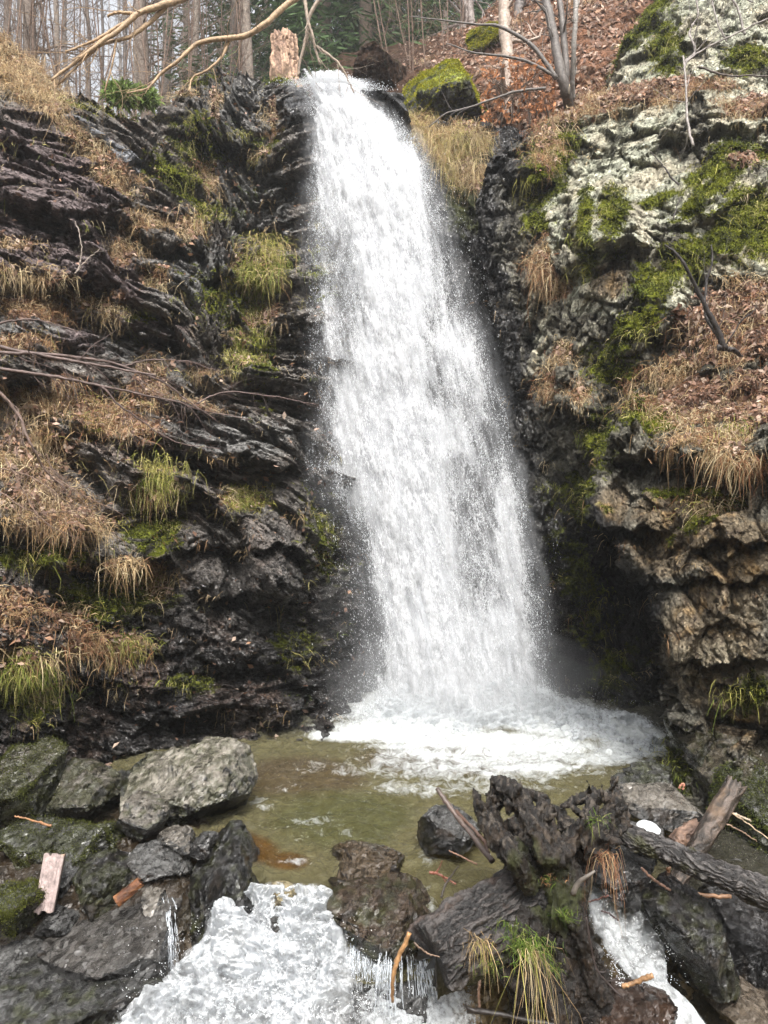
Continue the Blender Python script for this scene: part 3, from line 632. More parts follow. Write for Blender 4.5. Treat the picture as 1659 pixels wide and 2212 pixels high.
    o = mk(name, V, [T], mat or M_ROCK, None, col, mat is None or sub == 4, origin=(c3[0], c3[1], V[:, 2].min()))
    return tag(o, label, cat, group)
GW = np.array([.14, .125, .105]); BK = np.array([.010, .0095, .009]); OL = np.array([.017, .015, .008])
B = lambda n, pts, D, label, **k: boulder(C(n, pts), D, label, **k)
B(7, [(505, 100), (620, 110), (740, 80), (830, 40), (900, 28), (980, 50), (1060, 80), (1082, 120), (1075, 200), (1045, 290), (1020, 370), (900, 395), (760, 380), (640, 340), (560, 250), (500, 150)], 5.75, 'large flat-topped boulder with lit top painted pale beside the pool edge', seed=3, base=DARK*1.2, top=[.22, .20, .165], moss=.45, lean=.9, topamt=1.3, depth=.55, topk=1., topcut=.42)
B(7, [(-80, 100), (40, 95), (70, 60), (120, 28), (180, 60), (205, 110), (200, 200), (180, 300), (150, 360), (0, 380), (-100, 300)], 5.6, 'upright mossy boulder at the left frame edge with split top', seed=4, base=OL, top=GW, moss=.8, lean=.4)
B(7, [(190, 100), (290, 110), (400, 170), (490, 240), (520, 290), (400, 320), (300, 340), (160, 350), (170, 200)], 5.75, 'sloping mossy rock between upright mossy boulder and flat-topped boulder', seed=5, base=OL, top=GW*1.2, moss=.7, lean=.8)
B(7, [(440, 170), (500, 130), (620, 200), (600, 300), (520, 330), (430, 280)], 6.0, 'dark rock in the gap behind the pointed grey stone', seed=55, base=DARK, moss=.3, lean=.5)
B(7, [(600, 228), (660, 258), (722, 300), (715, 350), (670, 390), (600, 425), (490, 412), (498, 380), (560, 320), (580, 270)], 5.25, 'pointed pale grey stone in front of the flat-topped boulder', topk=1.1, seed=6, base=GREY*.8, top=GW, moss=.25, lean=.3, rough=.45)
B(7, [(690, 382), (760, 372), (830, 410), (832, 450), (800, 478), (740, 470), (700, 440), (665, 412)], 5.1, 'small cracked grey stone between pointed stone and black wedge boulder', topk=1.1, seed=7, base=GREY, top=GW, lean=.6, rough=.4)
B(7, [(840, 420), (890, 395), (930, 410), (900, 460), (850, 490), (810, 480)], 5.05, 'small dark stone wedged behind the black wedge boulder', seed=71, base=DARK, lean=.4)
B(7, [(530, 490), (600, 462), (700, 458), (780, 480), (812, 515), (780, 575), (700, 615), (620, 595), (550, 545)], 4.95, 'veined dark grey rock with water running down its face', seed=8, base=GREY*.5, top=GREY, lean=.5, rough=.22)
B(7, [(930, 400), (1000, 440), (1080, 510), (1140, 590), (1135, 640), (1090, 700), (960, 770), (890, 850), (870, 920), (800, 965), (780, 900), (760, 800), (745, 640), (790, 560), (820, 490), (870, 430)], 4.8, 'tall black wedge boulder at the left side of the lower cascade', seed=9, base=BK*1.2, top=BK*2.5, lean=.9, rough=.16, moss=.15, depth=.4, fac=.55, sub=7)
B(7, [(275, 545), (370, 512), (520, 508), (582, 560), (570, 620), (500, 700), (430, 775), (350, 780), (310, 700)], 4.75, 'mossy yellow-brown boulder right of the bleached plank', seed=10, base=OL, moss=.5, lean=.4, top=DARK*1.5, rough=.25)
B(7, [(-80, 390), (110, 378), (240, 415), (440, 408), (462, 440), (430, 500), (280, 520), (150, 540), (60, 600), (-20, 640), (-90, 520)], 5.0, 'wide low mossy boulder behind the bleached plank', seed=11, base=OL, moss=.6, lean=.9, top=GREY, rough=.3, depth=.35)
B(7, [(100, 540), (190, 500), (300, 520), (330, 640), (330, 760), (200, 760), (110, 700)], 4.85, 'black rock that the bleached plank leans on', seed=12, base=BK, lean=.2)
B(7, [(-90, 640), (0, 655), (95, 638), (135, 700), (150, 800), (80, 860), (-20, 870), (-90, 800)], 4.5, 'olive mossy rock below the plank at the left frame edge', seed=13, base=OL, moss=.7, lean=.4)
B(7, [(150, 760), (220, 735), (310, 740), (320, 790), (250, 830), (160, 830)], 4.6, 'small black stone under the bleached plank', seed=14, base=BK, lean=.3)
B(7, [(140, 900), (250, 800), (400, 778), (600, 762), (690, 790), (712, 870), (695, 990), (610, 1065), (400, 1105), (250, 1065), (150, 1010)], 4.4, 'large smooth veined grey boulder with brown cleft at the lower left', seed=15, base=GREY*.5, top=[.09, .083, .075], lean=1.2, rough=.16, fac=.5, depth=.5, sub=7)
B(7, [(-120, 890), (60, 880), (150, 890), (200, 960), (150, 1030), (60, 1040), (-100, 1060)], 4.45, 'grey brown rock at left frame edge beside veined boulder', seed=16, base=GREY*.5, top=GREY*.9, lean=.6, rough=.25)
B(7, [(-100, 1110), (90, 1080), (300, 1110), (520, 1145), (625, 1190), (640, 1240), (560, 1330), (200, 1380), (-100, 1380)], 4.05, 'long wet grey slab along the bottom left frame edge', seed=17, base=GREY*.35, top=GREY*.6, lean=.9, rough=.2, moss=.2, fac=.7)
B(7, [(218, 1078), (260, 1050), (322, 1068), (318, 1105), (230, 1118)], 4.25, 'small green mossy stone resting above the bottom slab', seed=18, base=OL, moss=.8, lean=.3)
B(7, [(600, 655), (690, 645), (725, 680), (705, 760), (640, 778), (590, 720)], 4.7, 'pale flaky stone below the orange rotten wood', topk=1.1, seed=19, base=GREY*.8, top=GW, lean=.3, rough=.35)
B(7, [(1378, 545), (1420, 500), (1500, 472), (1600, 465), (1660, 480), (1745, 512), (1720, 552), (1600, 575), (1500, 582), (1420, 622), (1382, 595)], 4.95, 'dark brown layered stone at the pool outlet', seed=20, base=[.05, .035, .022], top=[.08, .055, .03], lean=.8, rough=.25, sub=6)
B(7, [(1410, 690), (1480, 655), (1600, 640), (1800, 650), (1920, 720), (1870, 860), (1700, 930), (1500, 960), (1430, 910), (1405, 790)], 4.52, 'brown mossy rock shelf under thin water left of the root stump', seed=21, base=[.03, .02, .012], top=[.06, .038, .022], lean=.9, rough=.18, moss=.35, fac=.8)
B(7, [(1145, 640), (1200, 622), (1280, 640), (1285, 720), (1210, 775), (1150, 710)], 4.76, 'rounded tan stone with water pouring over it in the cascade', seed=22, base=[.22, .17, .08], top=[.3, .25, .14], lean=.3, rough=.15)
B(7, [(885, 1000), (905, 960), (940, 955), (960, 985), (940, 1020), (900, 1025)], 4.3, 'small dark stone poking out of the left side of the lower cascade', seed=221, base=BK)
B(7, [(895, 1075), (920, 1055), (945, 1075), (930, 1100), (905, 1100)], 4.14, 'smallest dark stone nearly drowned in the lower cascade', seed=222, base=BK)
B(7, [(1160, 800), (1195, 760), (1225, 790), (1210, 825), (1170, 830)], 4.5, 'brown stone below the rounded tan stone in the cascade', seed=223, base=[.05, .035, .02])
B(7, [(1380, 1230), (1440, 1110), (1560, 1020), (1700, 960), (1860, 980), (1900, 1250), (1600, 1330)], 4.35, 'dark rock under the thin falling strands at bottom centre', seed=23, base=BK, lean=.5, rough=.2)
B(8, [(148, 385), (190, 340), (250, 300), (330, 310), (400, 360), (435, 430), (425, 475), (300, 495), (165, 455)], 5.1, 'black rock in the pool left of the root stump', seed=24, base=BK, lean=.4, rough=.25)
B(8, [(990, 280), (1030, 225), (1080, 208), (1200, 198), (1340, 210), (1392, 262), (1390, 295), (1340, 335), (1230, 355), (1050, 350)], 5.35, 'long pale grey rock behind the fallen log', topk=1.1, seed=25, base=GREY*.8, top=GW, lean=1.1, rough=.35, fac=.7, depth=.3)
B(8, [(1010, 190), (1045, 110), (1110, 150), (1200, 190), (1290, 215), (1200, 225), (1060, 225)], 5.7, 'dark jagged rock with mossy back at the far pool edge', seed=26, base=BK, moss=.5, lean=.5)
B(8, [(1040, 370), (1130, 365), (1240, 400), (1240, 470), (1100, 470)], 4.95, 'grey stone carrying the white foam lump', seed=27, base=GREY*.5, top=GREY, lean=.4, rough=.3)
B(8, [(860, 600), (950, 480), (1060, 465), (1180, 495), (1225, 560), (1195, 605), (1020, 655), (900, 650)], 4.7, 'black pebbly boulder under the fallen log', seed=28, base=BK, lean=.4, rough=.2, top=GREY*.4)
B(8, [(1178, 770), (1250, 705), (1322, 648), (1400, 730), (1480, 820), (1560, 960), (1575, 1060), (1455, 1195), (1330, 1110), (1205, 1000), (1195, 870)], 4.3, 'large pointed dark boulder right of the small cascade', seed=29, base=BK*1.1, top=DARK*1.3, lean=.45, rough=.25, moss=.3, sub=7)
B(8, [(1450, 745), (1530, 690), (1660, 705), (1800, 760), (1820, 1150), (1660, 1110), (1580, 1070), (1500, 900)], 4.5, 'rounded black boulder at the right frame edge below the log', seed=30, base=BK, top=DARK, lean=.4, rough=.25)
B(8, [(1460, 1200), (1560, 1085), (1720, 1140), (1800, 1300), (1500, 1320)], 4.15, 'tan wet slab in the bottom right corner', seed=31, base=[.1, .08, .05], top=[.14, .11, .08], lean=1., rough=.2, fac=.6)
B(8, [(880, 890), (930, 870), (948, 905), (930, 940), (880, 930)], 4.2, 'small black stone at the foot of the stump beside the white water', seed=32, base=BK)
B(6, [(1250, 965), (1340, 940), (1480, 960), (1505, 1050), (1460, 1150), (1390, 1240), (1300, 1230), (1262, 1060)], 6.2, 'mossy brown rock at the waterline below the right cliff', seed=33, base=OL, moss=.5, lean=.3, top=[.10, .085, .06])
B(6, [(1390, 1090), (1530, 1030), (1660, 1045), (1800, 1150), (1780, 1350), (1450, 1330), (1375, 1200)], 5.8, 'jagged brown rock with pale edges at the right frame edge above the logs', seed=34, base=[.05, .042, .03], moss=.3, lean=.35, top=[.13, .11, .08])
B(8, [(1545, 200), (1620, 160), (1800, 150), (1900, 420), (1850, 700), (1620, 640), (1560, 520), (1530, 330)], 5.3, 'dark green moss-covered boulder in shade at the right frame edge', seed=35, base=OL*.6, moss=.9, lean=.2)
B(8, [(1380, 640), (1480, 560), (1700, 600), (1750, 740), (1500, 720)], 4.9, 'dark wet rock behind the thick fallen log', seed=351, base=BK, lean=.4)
# rock outcrops up by the rim
boulder([(865, 175), (880, 130), (915, 102), (960, 98), (1000, 120), (1030, 160), (1062, 200), (1058, 260), (1000, 285), (930, 270), (885, 245)], 11.9, 'bright moss-capped rock knob beside the top of the fall', seed=36, base=GREY*.9, top=MOSS*2.1, topamt=1, moss=.45, mosscol=MOSS*.9, lean=.4, rough=.7, mat=M_CLIFR, depth=.7)
boulder([(1010, 80), (1035, 45), (1075, 40), (1100, 75), (1080, 110), (1020, 105)], 13.8, 'small rounded moss cushion rock behind the pale trunk', seed=37, base=MOSSD, top=MOSS*2.2, topamt=1, moss=.9, mosscol=MOSS*1.2, rough=.8, mat=M_CLIFR)
boulder([(775, 215), (800, 190), (850, 188), (890, 225), (870, 262), (830, 285), (800, 250)], 10.6, 'black wet rock at the right side of the waterfall lip', seed=38, base=DARK, lean=.3, mat=M_CLIFR)
boulder([(606, 200), (640, 186), (672, 200), (690, 235), (690, 290), (650, 300), (612, 270)], 10.4, 'black wet rock at the left side of the waterfall lip', seed=39, base=DARK, lean=.3, mat=M_CLIFR)
boulder([(760, 130), (800, 100), (860, 110), (880, 150), (850, 185), (780, 180)], 13.5, 'dark brown boulder on the slope behind the waterfall lip', seed=40, base=SOIL*.5, top=MOSSD, lean=.3, mat=M_CLIFR, rough=.8)

# ------------------------------------------------------------------ falling water
FT = {150: [(630, .1), (700, 1), (720, 1)], 180: [(628, .25), (645, .4), (668, .45), (690, 1.1), (730, 1.1), (755, .6), (780, .8)], 215: [(655, .1), (680, .5), (690, 1.1), (760, 1.1), (790, .5), (800, .1)],
      260: [(670, .1), (690, .9), (700, 1.1), (800, 1.05), (840, .55), (860, .1)], 350: [(670, .1), (690, .85), (720, 1.05), (870, 1.05), (905, .6), (930, .1)], 450: [(660, .1), (690, .6), (740, .8), (760, 1.1), (890, 1.02), (930, .5), (965, .12)],
      550: [(650, .1), (695, .4), (760, .6), (785, 1.08), (880, .98), (940, .6), (985, .15)], 650: [(650, .1), (690, .35), (702, .78), (730, .5), (775, .55), (800, 1.05), (875, 1.0), (930, .6), (980, .4), (1020, .12)],
      750: [(660, .1), (698, .4), (708, .85), (745, .6), (790, .7), (830, 1.05), (885, 1.0), (920, .6), (960, .7), (1000, .85), (1030, .55), (1060, .12)], 850: [(670, .1), (715, .45), (728, .85), (780, .75), (830, .95), (895, .95), (935, .55), (975, .6), (1030, .6), (1065, .4), (1095, .1)],
      950: [(640, .1), (715, .3), (738, .8), (800, .85), (880, .95), (920, .7), (960, .85), (1000, .7), (1040, .5), (1090, .35), (1110, .1)], 1040: [(640, .1), (700, .35), (735, .75), (760, .85), (800, .8), (870, 1.05), (940, .85), (990, .5), (1050, .5), (1095, .75), (1120, .35), (1140, .1)],
      1090: [(660, .05), (730, .15), (765, .6), (800, .95), (870, 1.0), (940, .95), (1000, .55), (1060, .4), (1090, .8), (1120, .5), (1145, .1)], 1150: [(720, .03), (770, .15), (805, .7), (830, 1.0), (900, 1.05), (960, .8), (1010, .5), (1060, .4), (1090, .85), (1130, .5), (1155, .1)],
      1250: [(740, .03), (795, .18), (822, .75), (850, 1.08), (920, 1.05), (970, .7), (1030, .45), (1065, .6), (1095, .9), (1140, .5), (1175, .1)], 1350: [(760, .05), (815, .2), (845, .7), (870, 1.05), (940, 1.0), (985, .8), (1040, .65), (1085, .8), (1130, .75), (1160, .4), (1190, .1)],
      1450: [(770, .06), (815, .25), (848, .85), (880, 1.1), (1000, 1.05), (1050, .9), (1100, .85), (1145, .9), (1165, .4), (1195, .12)], 1520: [(770, .1), (805, .4), (835, 1), (880, 1.15), (1120, 1.15), (1155, .8), (1190, .4), (1220, .12)], 1570: [(700, .2), (800, 1), (1200, 1), (1250, .3)]}
FV = np.array(sorted(FT)); FU = np.arange(560, 1300, 4.)
FD = np.array([np.interp(FU, [a[0]-25]+[x for x, _ in a]+[z[0]+25], [0]+[d for _, d in a]+[0]) for a, z in ((FT[k], FT[k][-1]) for k in FV) for a in [a]]) if False else None
rows = []
for k in FV:
    a = FT[k]; rows.append(np.interp(FU, [a[0][0]-25]+[x for x, _ in a]+[a[-1][0]+25], [0]+[d for _, d in a]+[0]))
FD = np.array(rows)
# shear-aware lookup: interpolate rows after aligning them on the slanting fall axis
AX = np.interp(FV, [150, 260, 450, 650, 850, 1040, 1250, 1450, 1570], [700, 765, 815, 840, 875, 905, 955, 995, 1010])
def fdens(u, v):
    v = np.clip(v, FV[0], FV[-1]-1e-3); i = np.searchsorted(FV, v, side='right')-1; i = np.clip(i, 0, len(FV)-2)
    t = (v-FV[i])/(FV[i+1]-FV[i]); ax = AX[i]*(1-t)+AX[i+1]*t
    def look(k, uu):
        x = np.clip((uu-560)/4, 0, len(FU)-1.001); j = x.astype(int); f = x-j
        return FD[k, j]*(1-f)+FD[k, j+1]*f
    return look(i, u-ax+AX[i])*(1-t)+look(i+1, u-ax+AX[i+1])*t
def fall_D(u, v):
    base = np.interp(v, [150, 185, 230, 400, 800, 1200, 1560], [11.4, 10.6, 10.1, 9.75, 9.3, 8.95, 8.65])
    ax = np.interp(v, FV, AX); wd = np.interp(v, [180, 350, 800, 1500], [70, 130, 200, 230])
    return base-.3*np.exp(-((u-ax)/wd)**2)
def fall_layer(name, off, seed, scale, mat, du=4.0, dv=4.5, amp=1., parent=None, pw=1.5):
    vv = np.arange(152, 1566, dv); tt = np.linspace(-1, 1, int(560/du))
    Vg, T_ = np.meshgrid(vv, tt, indexing='ij'); ax = np.interp(Vg, FV, AX); wd = np.interp(Vg, [150, 180, 350, 800, 1100, 1500], [90, 110, 190, 250, 270, 300])
    U = ax+T_*wd; D = fall_D(U, Vg)+off; G = P(U, Vg, D); p = G.reshape(-1, 3); u = U.ravel(); v = Vg.ravel()
    # streaks follow the slant of the fall
    q = np.stack([(u-np.interp(v, FV, AX))/160., D.ravel()*0+seed, v/160.], 1)
    st = fbm(q*np.array([5., 1, .9]), seed, 4); cl = fbm(q*np.array([13, 1, 4.]), seed+3, 4); sm = fbm(q*np.array([36, 1, 13.]), seed+4, 3)
    d = fdens(u+10*cl, v)
    dens = np.clip(d*scale+.22*st*(d > .02)+.16*cl*(d > .02), 0, 1.0)
    dens = np.where(d < .04, 0, np.where(dens < .92, .92*(dens/.92)**pw, dens))
    h = amp*(.13*st+.05*cl+.02*sm)*np.clip(d, 0, 1)
    p = p+np.array([0, -1, .15])*h[:, None]
    base = np.array([.87, .88, .90])+0*p
    col = np.concatenate([base*(.93+.12*np.clip(cl, -1, 1))[:, None].clip(.8, 1.06), dens[:, None]], 1)
    return mk(name, p, [grid_quads(*Vg.shape)], mat, parent, np.clip(col, 0, 1), True)
fall = thing('waterfall', (1.0, 8.8, 0), 'tall white plunging waterfall spreading from the notch to the pool', 'waterfall'); fall['kind'] = 'structure'; del fall['category']
fall_layer('water_core', .25, 101, 1.05, M_FALL, parent=fall)
fall_layer('water_veil', .10, 102, .74, M_FALL, parent=fall)
fall_layer('water_veil', -.06, 103, .50, M_FALL, parent=fall)
m, nt, out, N_, L_ = newmat('thin falling spray')
at_ = N_('Attribute', attribute_name='col'); tc_ = N_('TexCoord'); mr_ = N_('Mapping'); mr_.inputs['Rotation'].default_value = (0, .21, 0); L_(tc_.outputs['Object'], mr_.inputs[0]); mp_ = N_('Mapping'); mp_.inputs['Scale'].default_value = (1, .6, .10); L_(mr_.outputs[0], mp_.inputs[0])
nz_ = N_('TexNoise', i_Scale=16.0, i_Detail=6, i_Roughness=.62); L_(mp_.outputs[0], nz_.inputs['Vector']); st_ = ramp_map(N_, L_, nz_.outputs[0], .36, .66, .15, 1.0)
al_ = N_('Math', operation='MULTIPLY'); al_.use_clamp = True; L_(at_.outputs['Alpha'], al_.inputs[0]); L_(st_, al_.inputs[1])
df_ = N_('BsdfDiffuse'); L_(at_.outputs['Color'], df_.inputs[0]); tl_ = N_('BsdfTranslucent'); L_(at_.outputs['Color'], tl_.inputs[0]); m1_ = N_('MixShader', i_Fac=.5); L_(df_.outputs[0], m1_.inputs[1]); L_(tl_.outputs[0], m1_.inputs[2])
tr_ = N_('BsdfTransparent'); m2_ = N_('MixShader'); L_(al_.outputs[0], m2_.inputs[0]); L_(tr_.outputs[0], m2_.inputs[1]); L_(m1_.outputs[0], m2_.inputs[2]); L_(m2_.outputs[0], out.inputs[0]); M_VEIL = m
def soft_layer(off, seed, k, spread):
    vv = np.arange(168, 1560, 7.); tt = np.linspace(-1, 1, 130); Vg, T_ = np.meshgrid(vv, tt, indexing='ij'); ax = np.interp(Vg, FV, AX); wd = np.interp(Vg, [150, 180, 350, 800, 1100, 1500], [90, 110, 190, 250, 270, 300])
    U = ax+T_*wd; p = P(U, Vg, fall_D(U, Vg)+off).reshape(-1, 3); u = U.ravel(); v = Vg.ravel()
    d = sum(np.clip(fdens(u+o_*spread, v), 0, 1) for o_ in (-1, -.6, -.3, 0, .3, .6, 1))/7
    a = np.clip(k*d*(1+.5*fbm(np.stack([u/40, v/160, 0*u+seed], 1), seed, 3)), 0, 1)*ss(0, .12, d)
    p = p+np.array([0, -1, 0])*(.08*fbm(np.stack([u/50, v/200, 0*u+seed], 1), seed+2, 3))[:, None]
    return mk('water_veil', p, [grid_quads(*Vg.shape)], M_VEIL, fall, np.concatenate([np.array([.82, .84, .87])+0*p, a[:, None]], 1), True)
soft_layer(.16, 131, .75, 18); soft_layer(-.16, 132, .26, 20)
# drops
OCT = np.array([[1, 0, 0], [-1, 0, 0], [0, 1, 0], [0, -1, 0], [0, 0, 1], [0, 0, -1]], float); OT = np.array([[0, 2, 4], [2, 1, 4], [1, 3, 4], [3, 0, 4], [2, 0, 5], [1, 2, 5], [3, 1, 5], [0, 3, 5]])
def drops(name, pos, size, stretch, mat, parent=None, sl=(.12, 0, 1)):
    n = len(pos); s = size[:, None, None]; st = np.ones((n, 1, 3)); st[:, 0, 2] = stretch
    V = OCT[None]*s*st; V[:, :, 0] -= V[:, :, 2]*sl[0]
    V = V+pos[:, None]; T = (OT[None]+np.arange(n)[:, None, None]*6).reshape(-1, 3)
    return mk(name, V.reshape(-1, 3), [T], mat, parent, None, True)
N = 1000000
u = R.uniform(620, 1240, N); v = R.uniform(180, 1560, N); d = fdens(u, v)
pr = np.where(d > .16, .02+.66*np.exp(-((d-.5)/.28)**2), 0)
cl = fbm(np.stack([u/30, v/60, 0*u], 1), 77, 3); pr = pr*np.clip(.6+1.3*cl, .05, 1.5)
# thin spray blown out to the left and right
sp = blobs(u, v, [(780, 1250, 40, 260, -12, .10), (790, 1450, 50, 120, 0, .12), (690, 600, 25, 250, 0, .07), (1000, 560, 30, 160, -15, .05), (1180, 1350, 20, 160, 0, .04)])
keep = R.random(N) < np.maximum(pr*.5, sp*.6); u = u[keep]; v = v[keep]; n = len(u)
pos = P(u, v, fall_D(u, v)-.12-R.random(n)*.35); sz = R.gamma(2.0, .0005, n)+.0006
o = drops('spray', pos, np.minimum(sz, .006), 1.5+R.random(n)*3, M_DROP); tag(o, 'countless white water drops flying off the falling water', 'spray', kind='stuff')
# splashes rising off the lip
N = 5000; u = R.normal(725, 45, N); v = 178-np.abs(R.normal(0, 9, N))-0; v += ss(730, 800, u)*18+ss(690, 640, u)*6
u = np.concatenate([u, 860+60*R.random(4000)+R.normal(0, 12, 4000)]); v = np.concatenate([v, 300+110*(u[N:]-860)/60+R.normal(0, 22, 4000)])
o = drops('splash', P(u, v, 10.4-R.random(len(u))*.5), np.minimum(R.gamma(2, .0013, len(u))+.0015, .008), 1.2, M_DROP); tag(o, 'fine drops thrown up at the waterfall lip', 'spray', kind='stuff')

# ------------------------------------------------------------------ pool and stream
def proj(p): return 829.5+p[:, 0]/p[:, 1]*F, 1106+(H-p[:, 2])/p[:, 1]*F
FOAMB = [(1000, 1530, 250, 40, 0, 1.35), (1200, 1555, 150, 40, 8, 1.3), (1340, 1580, 100, 32, 10, 1.15), (880, 1578, 180, 30, 0, 1.2), (1100, 1605, 280, 28, 3, 1.05), (740, 1590, 90, 15, 4, 1.0), (1360, 1615, 90, 26, 0, 1.0), (1000, 1635, 280, 18, 3, .8),
         (1150, 1658, 170, 12, 0, .85), (1290, 1640, 120, 22, 0, .82), (860, 1612, 120, 14, 0, .75), (1400, 1650, 50, 30, 0, .6), (1000, 1700, 320, 30, 0, .56), (620, 1700, 80, 25, 0, .42), (800, 1660, 220, 24, 0, .56), (700, 1790, 140, 50, 0, .5), (1060, 1650, 380, 60, 0, .66), (1100, 1620, 330, 40, 0, .8), (560, 1740, 40, 25, 0, .5), (930, 1830, 60, 60, 0, .55), (640, 1860, 60, 12, 0, .6), (850, 1950, 120, 60, 0, .62)]
def pool_z(p):
    q = p.copy(); q[:, 2] = 0
    u, v = proj(q); tb = blobs(u, v, FOAMB[:5])
    z = .045*fbm(q*np.array([2.6, 5., 1]), 201, 4)+.034*fbm(q*np.array([7, 11., 1]), 202, 4)+.008*fbm(q*24, 207, 3)
    z = z+ss(.25, 1.1, tb)*(.10*np.abs(fbm(q*2.6, 203, 4))+.05*fbm(q*8, 204, 3)+.05)
    rid = 1-np.abs(fbm(q*np.array([2.2, 5, 1]), 205, 3))*2.2
    z = z+.02*np.clip(rid, 0, 1)*ss(.2, .5, blobs(u, v, FOAMB))
    x, y = p[:, 0], p[:, 1]
    lip = 4.98+.04*np.sin(x*9)
    z = z-ss(lip+.1, lip-.25, y)*.16-ss(4.75, 4.4, y)*.22
    un, vn = proj(np.stack([x, y, z], 1)); z = z-.25*ss(4.97, 4.85, y)*((un > 180)*(un < 720)+(un > 1225)*1.)
    return z
def pool_c(p):
    u, v = proj(p); n = fbm(p*1.2, 211, 3)
    c = np.array([.20, .18, .088])+0*p; c = mixc(c, [.14, .105, .055], ss(.2, .6, blobs(u, v, [(650, 1680, 120, 40), (1000, 1640, 200, 30)])))
    c = mixc(c, [.13, .13, .05], ss(.2, .6, blobs(u, v, [(740, 1780, 120, 60)])+.3*n)); c = mixc(c, [.15, .075, .015], ss(.3, .7, blobs(u, v, [(540, 1830, 70, 30, 20), (620, 1860, 50, 20)])+.2*n))
    c = mixc(c, [.2, .2, .17], ss(1600, 1560, v)*.7); c = mixc(c, [.05, .05, .045], ss(1380, 1450, u)*.8)
    return np.concatenate([c, np.clip(blobs(u, v, FOAMB)-.02+.12*n, 0, 1)[:, None]], 1)
xs = np.linspace(-2.6, 4.4, 560); ys = np.concatenate([np.linspace(4.35, 6.5, 300), np.linspace(6.51, 9.6, 260)])
X, Y = np.meshgrid(xs, ys); p = np.stack([X.ravel(), Y.ravel(), 0*X.ravel()], 1); p[:, 2] = pool_z(p)
# the surface only lies inside the pool: drop quads left of the bank
q4 = grid_quads(*X.shape)[:, ::-1]; cx_ = p[q4].mean(1); kk = cx_[:, 0] > np.interp(cx_[:, 1], [4.3, 4.95, 5.2, 6, 7, 9], [-.95, -.95, -1.3, -1.7, -2.6, -2.6]); q4 = q4[kk]
o = mk('water', p, [q4], M_POOL, None, pool_c(p), True); tag(o, kind='structure')
# foam mounds heaped at the foot of the fall, and the churning white runs below the pool
def ribbon(name, rows, mat, amp, seed, dens=1.0, n1=150, n2=140, edge=.16, amp2=.4, tint=(.78, .81, .83), label=None, kind='structure', fs=1.0, edget=.05, endt=.01, flow=False):
    rows = np.array(rows, float)  # v, u0, u1, D
    t = np.linspace(0, 1, n1)*(len(rows)-1); i = np.clip(t.astype(int), 0, len(rows)-2); f = (t-i)[:, None]
    r = rows[i]*(1-f)+rows[i+1]*f
    s = np.linspace(0, 1, n2)[None]; U = r[:, 1:2]*(1-s)+r[:, 2:3]*s; V = r[:, :1]+0*s; D = r[:, 3:4]+0*s
    G = P(U, V, D); p = G.reshape(-1, 3)
    h0 = p[:, 0]
    pw_ = p+.08*np.stack([fbm(p*5, seed+11, 2), 0*h0, fbm(p*5, seed+12, 2)], 1)
    h = amp*(.6+.85*fbm(pw_*3.6*fs, seed, 3)+.45*fbm(pw_*8*fs, seed+4, 3)+.22*np.abs(fbm(pw_*17*fs, seed+1, 3))+.09*fbm(pw_*40*fs, seed+2, 2)) if flow else amp*(np.abs(fbm(p*3.2*fs, seed, 4))*1.2+amp2*fbm(p*9*fs, seed+1, 3)+amp2*.5*fbm(p*22*fs, seed+2, 3)+amp2*.25*fbm(p*50*fs, seed+7, 2))
    e = (ss(0, edge, s)*ss(0, edge, 1-s)*ss(0, edget, np.linspace(0, 1, n1))[:, None]*ss(0, endt, 1-np.linspace(0, 1, n1))[:, None]).ravel()
    p = p+np.array([0, -.75, .65])*(h*(.3+.7*e))[:, None]
    dn = np.clip(dens*(.3+1.1*e)+.25*fbm(p*7, seed+3, 3)*(1.1-e), 0, 1)
    col = np.concatenate([np.array(tint)*(1+0*p), dn[:, None]], 1)
    o = mk(name, p, [grid_quads(n1, n2)], mat, None, col, True)
    return tag(o, label, None, None, kind)
ribbon('foam', [(1462, 850, 1150, 8.75), (1500, 800, 1240, 8.6), (1535, 760, 1320, 8.4), (1575, 700, 1360, 8.1), (1610, 720, 1330, 7.7), (1645, 800, 1280, 7.2)], M_FOAM, .24, 301, 1.0, edge=.22, endt=.5)
ribbon('foam', [(1520, 1180, 1330, 8.5), (1555, 1190, 1420, 8.2), (1590, 1200, 1455, 7.8), (1630, 1180, 1440, 7.35), (1665, 1200, 1400, 6.9)], M_FOAM, .16, 305, .8, edge=.25, edget=.2, endt=.45)
ribbon('water_cascade', [(1912, 580, 695, 4.90), (1935, 530, 735, 4.86), (1975, 452, 745, 4.78), (2020, 440, 758, 4.66), (2070, 400, 775, 4.55), (2120, 340, 785, 4.42), (2180, 270, 785, 4.25), (2290, 190, 760, 3.95)], M_RUSH, .36, 311, 1.15, 320, 320, .14, .24, (.80, .82, .84), edget=.14, flow=True)
ribbon('water_cascade', [(1895, 1250, 1400, 4.88), (1915, 1240, 1410, 4.85), (1950, 1262, 1438, 4.75), (2020, 1280, 1445, 4.6), (2070, 1320, 1438, 4.5), (2120, 1365, 1440, 4.38), (2180, 1420, 1500, 4.2), (2260, 1470, 1560, 4.0)], M_RUSH, .1, 317, 1.4, flow=True, n1=220, n2=150, edge=.15, amp2=.5)#, 220, 150, .15, .5)
ribbon('water_cascade', [(1925, 560, 705, 4.84), (1975, 470, 735, 4.70), (2020, 440, 760, 4.58), (2070, 400, 775, 4.47), (2120, 345, 785, 4.34), (2180, 280, 765, 4.16), (2290, 200, 740, 3.9)], M_FOAM, .2, 331, .5, 260, 260, .2, .5, (.82, .84, .86), edget=.2)
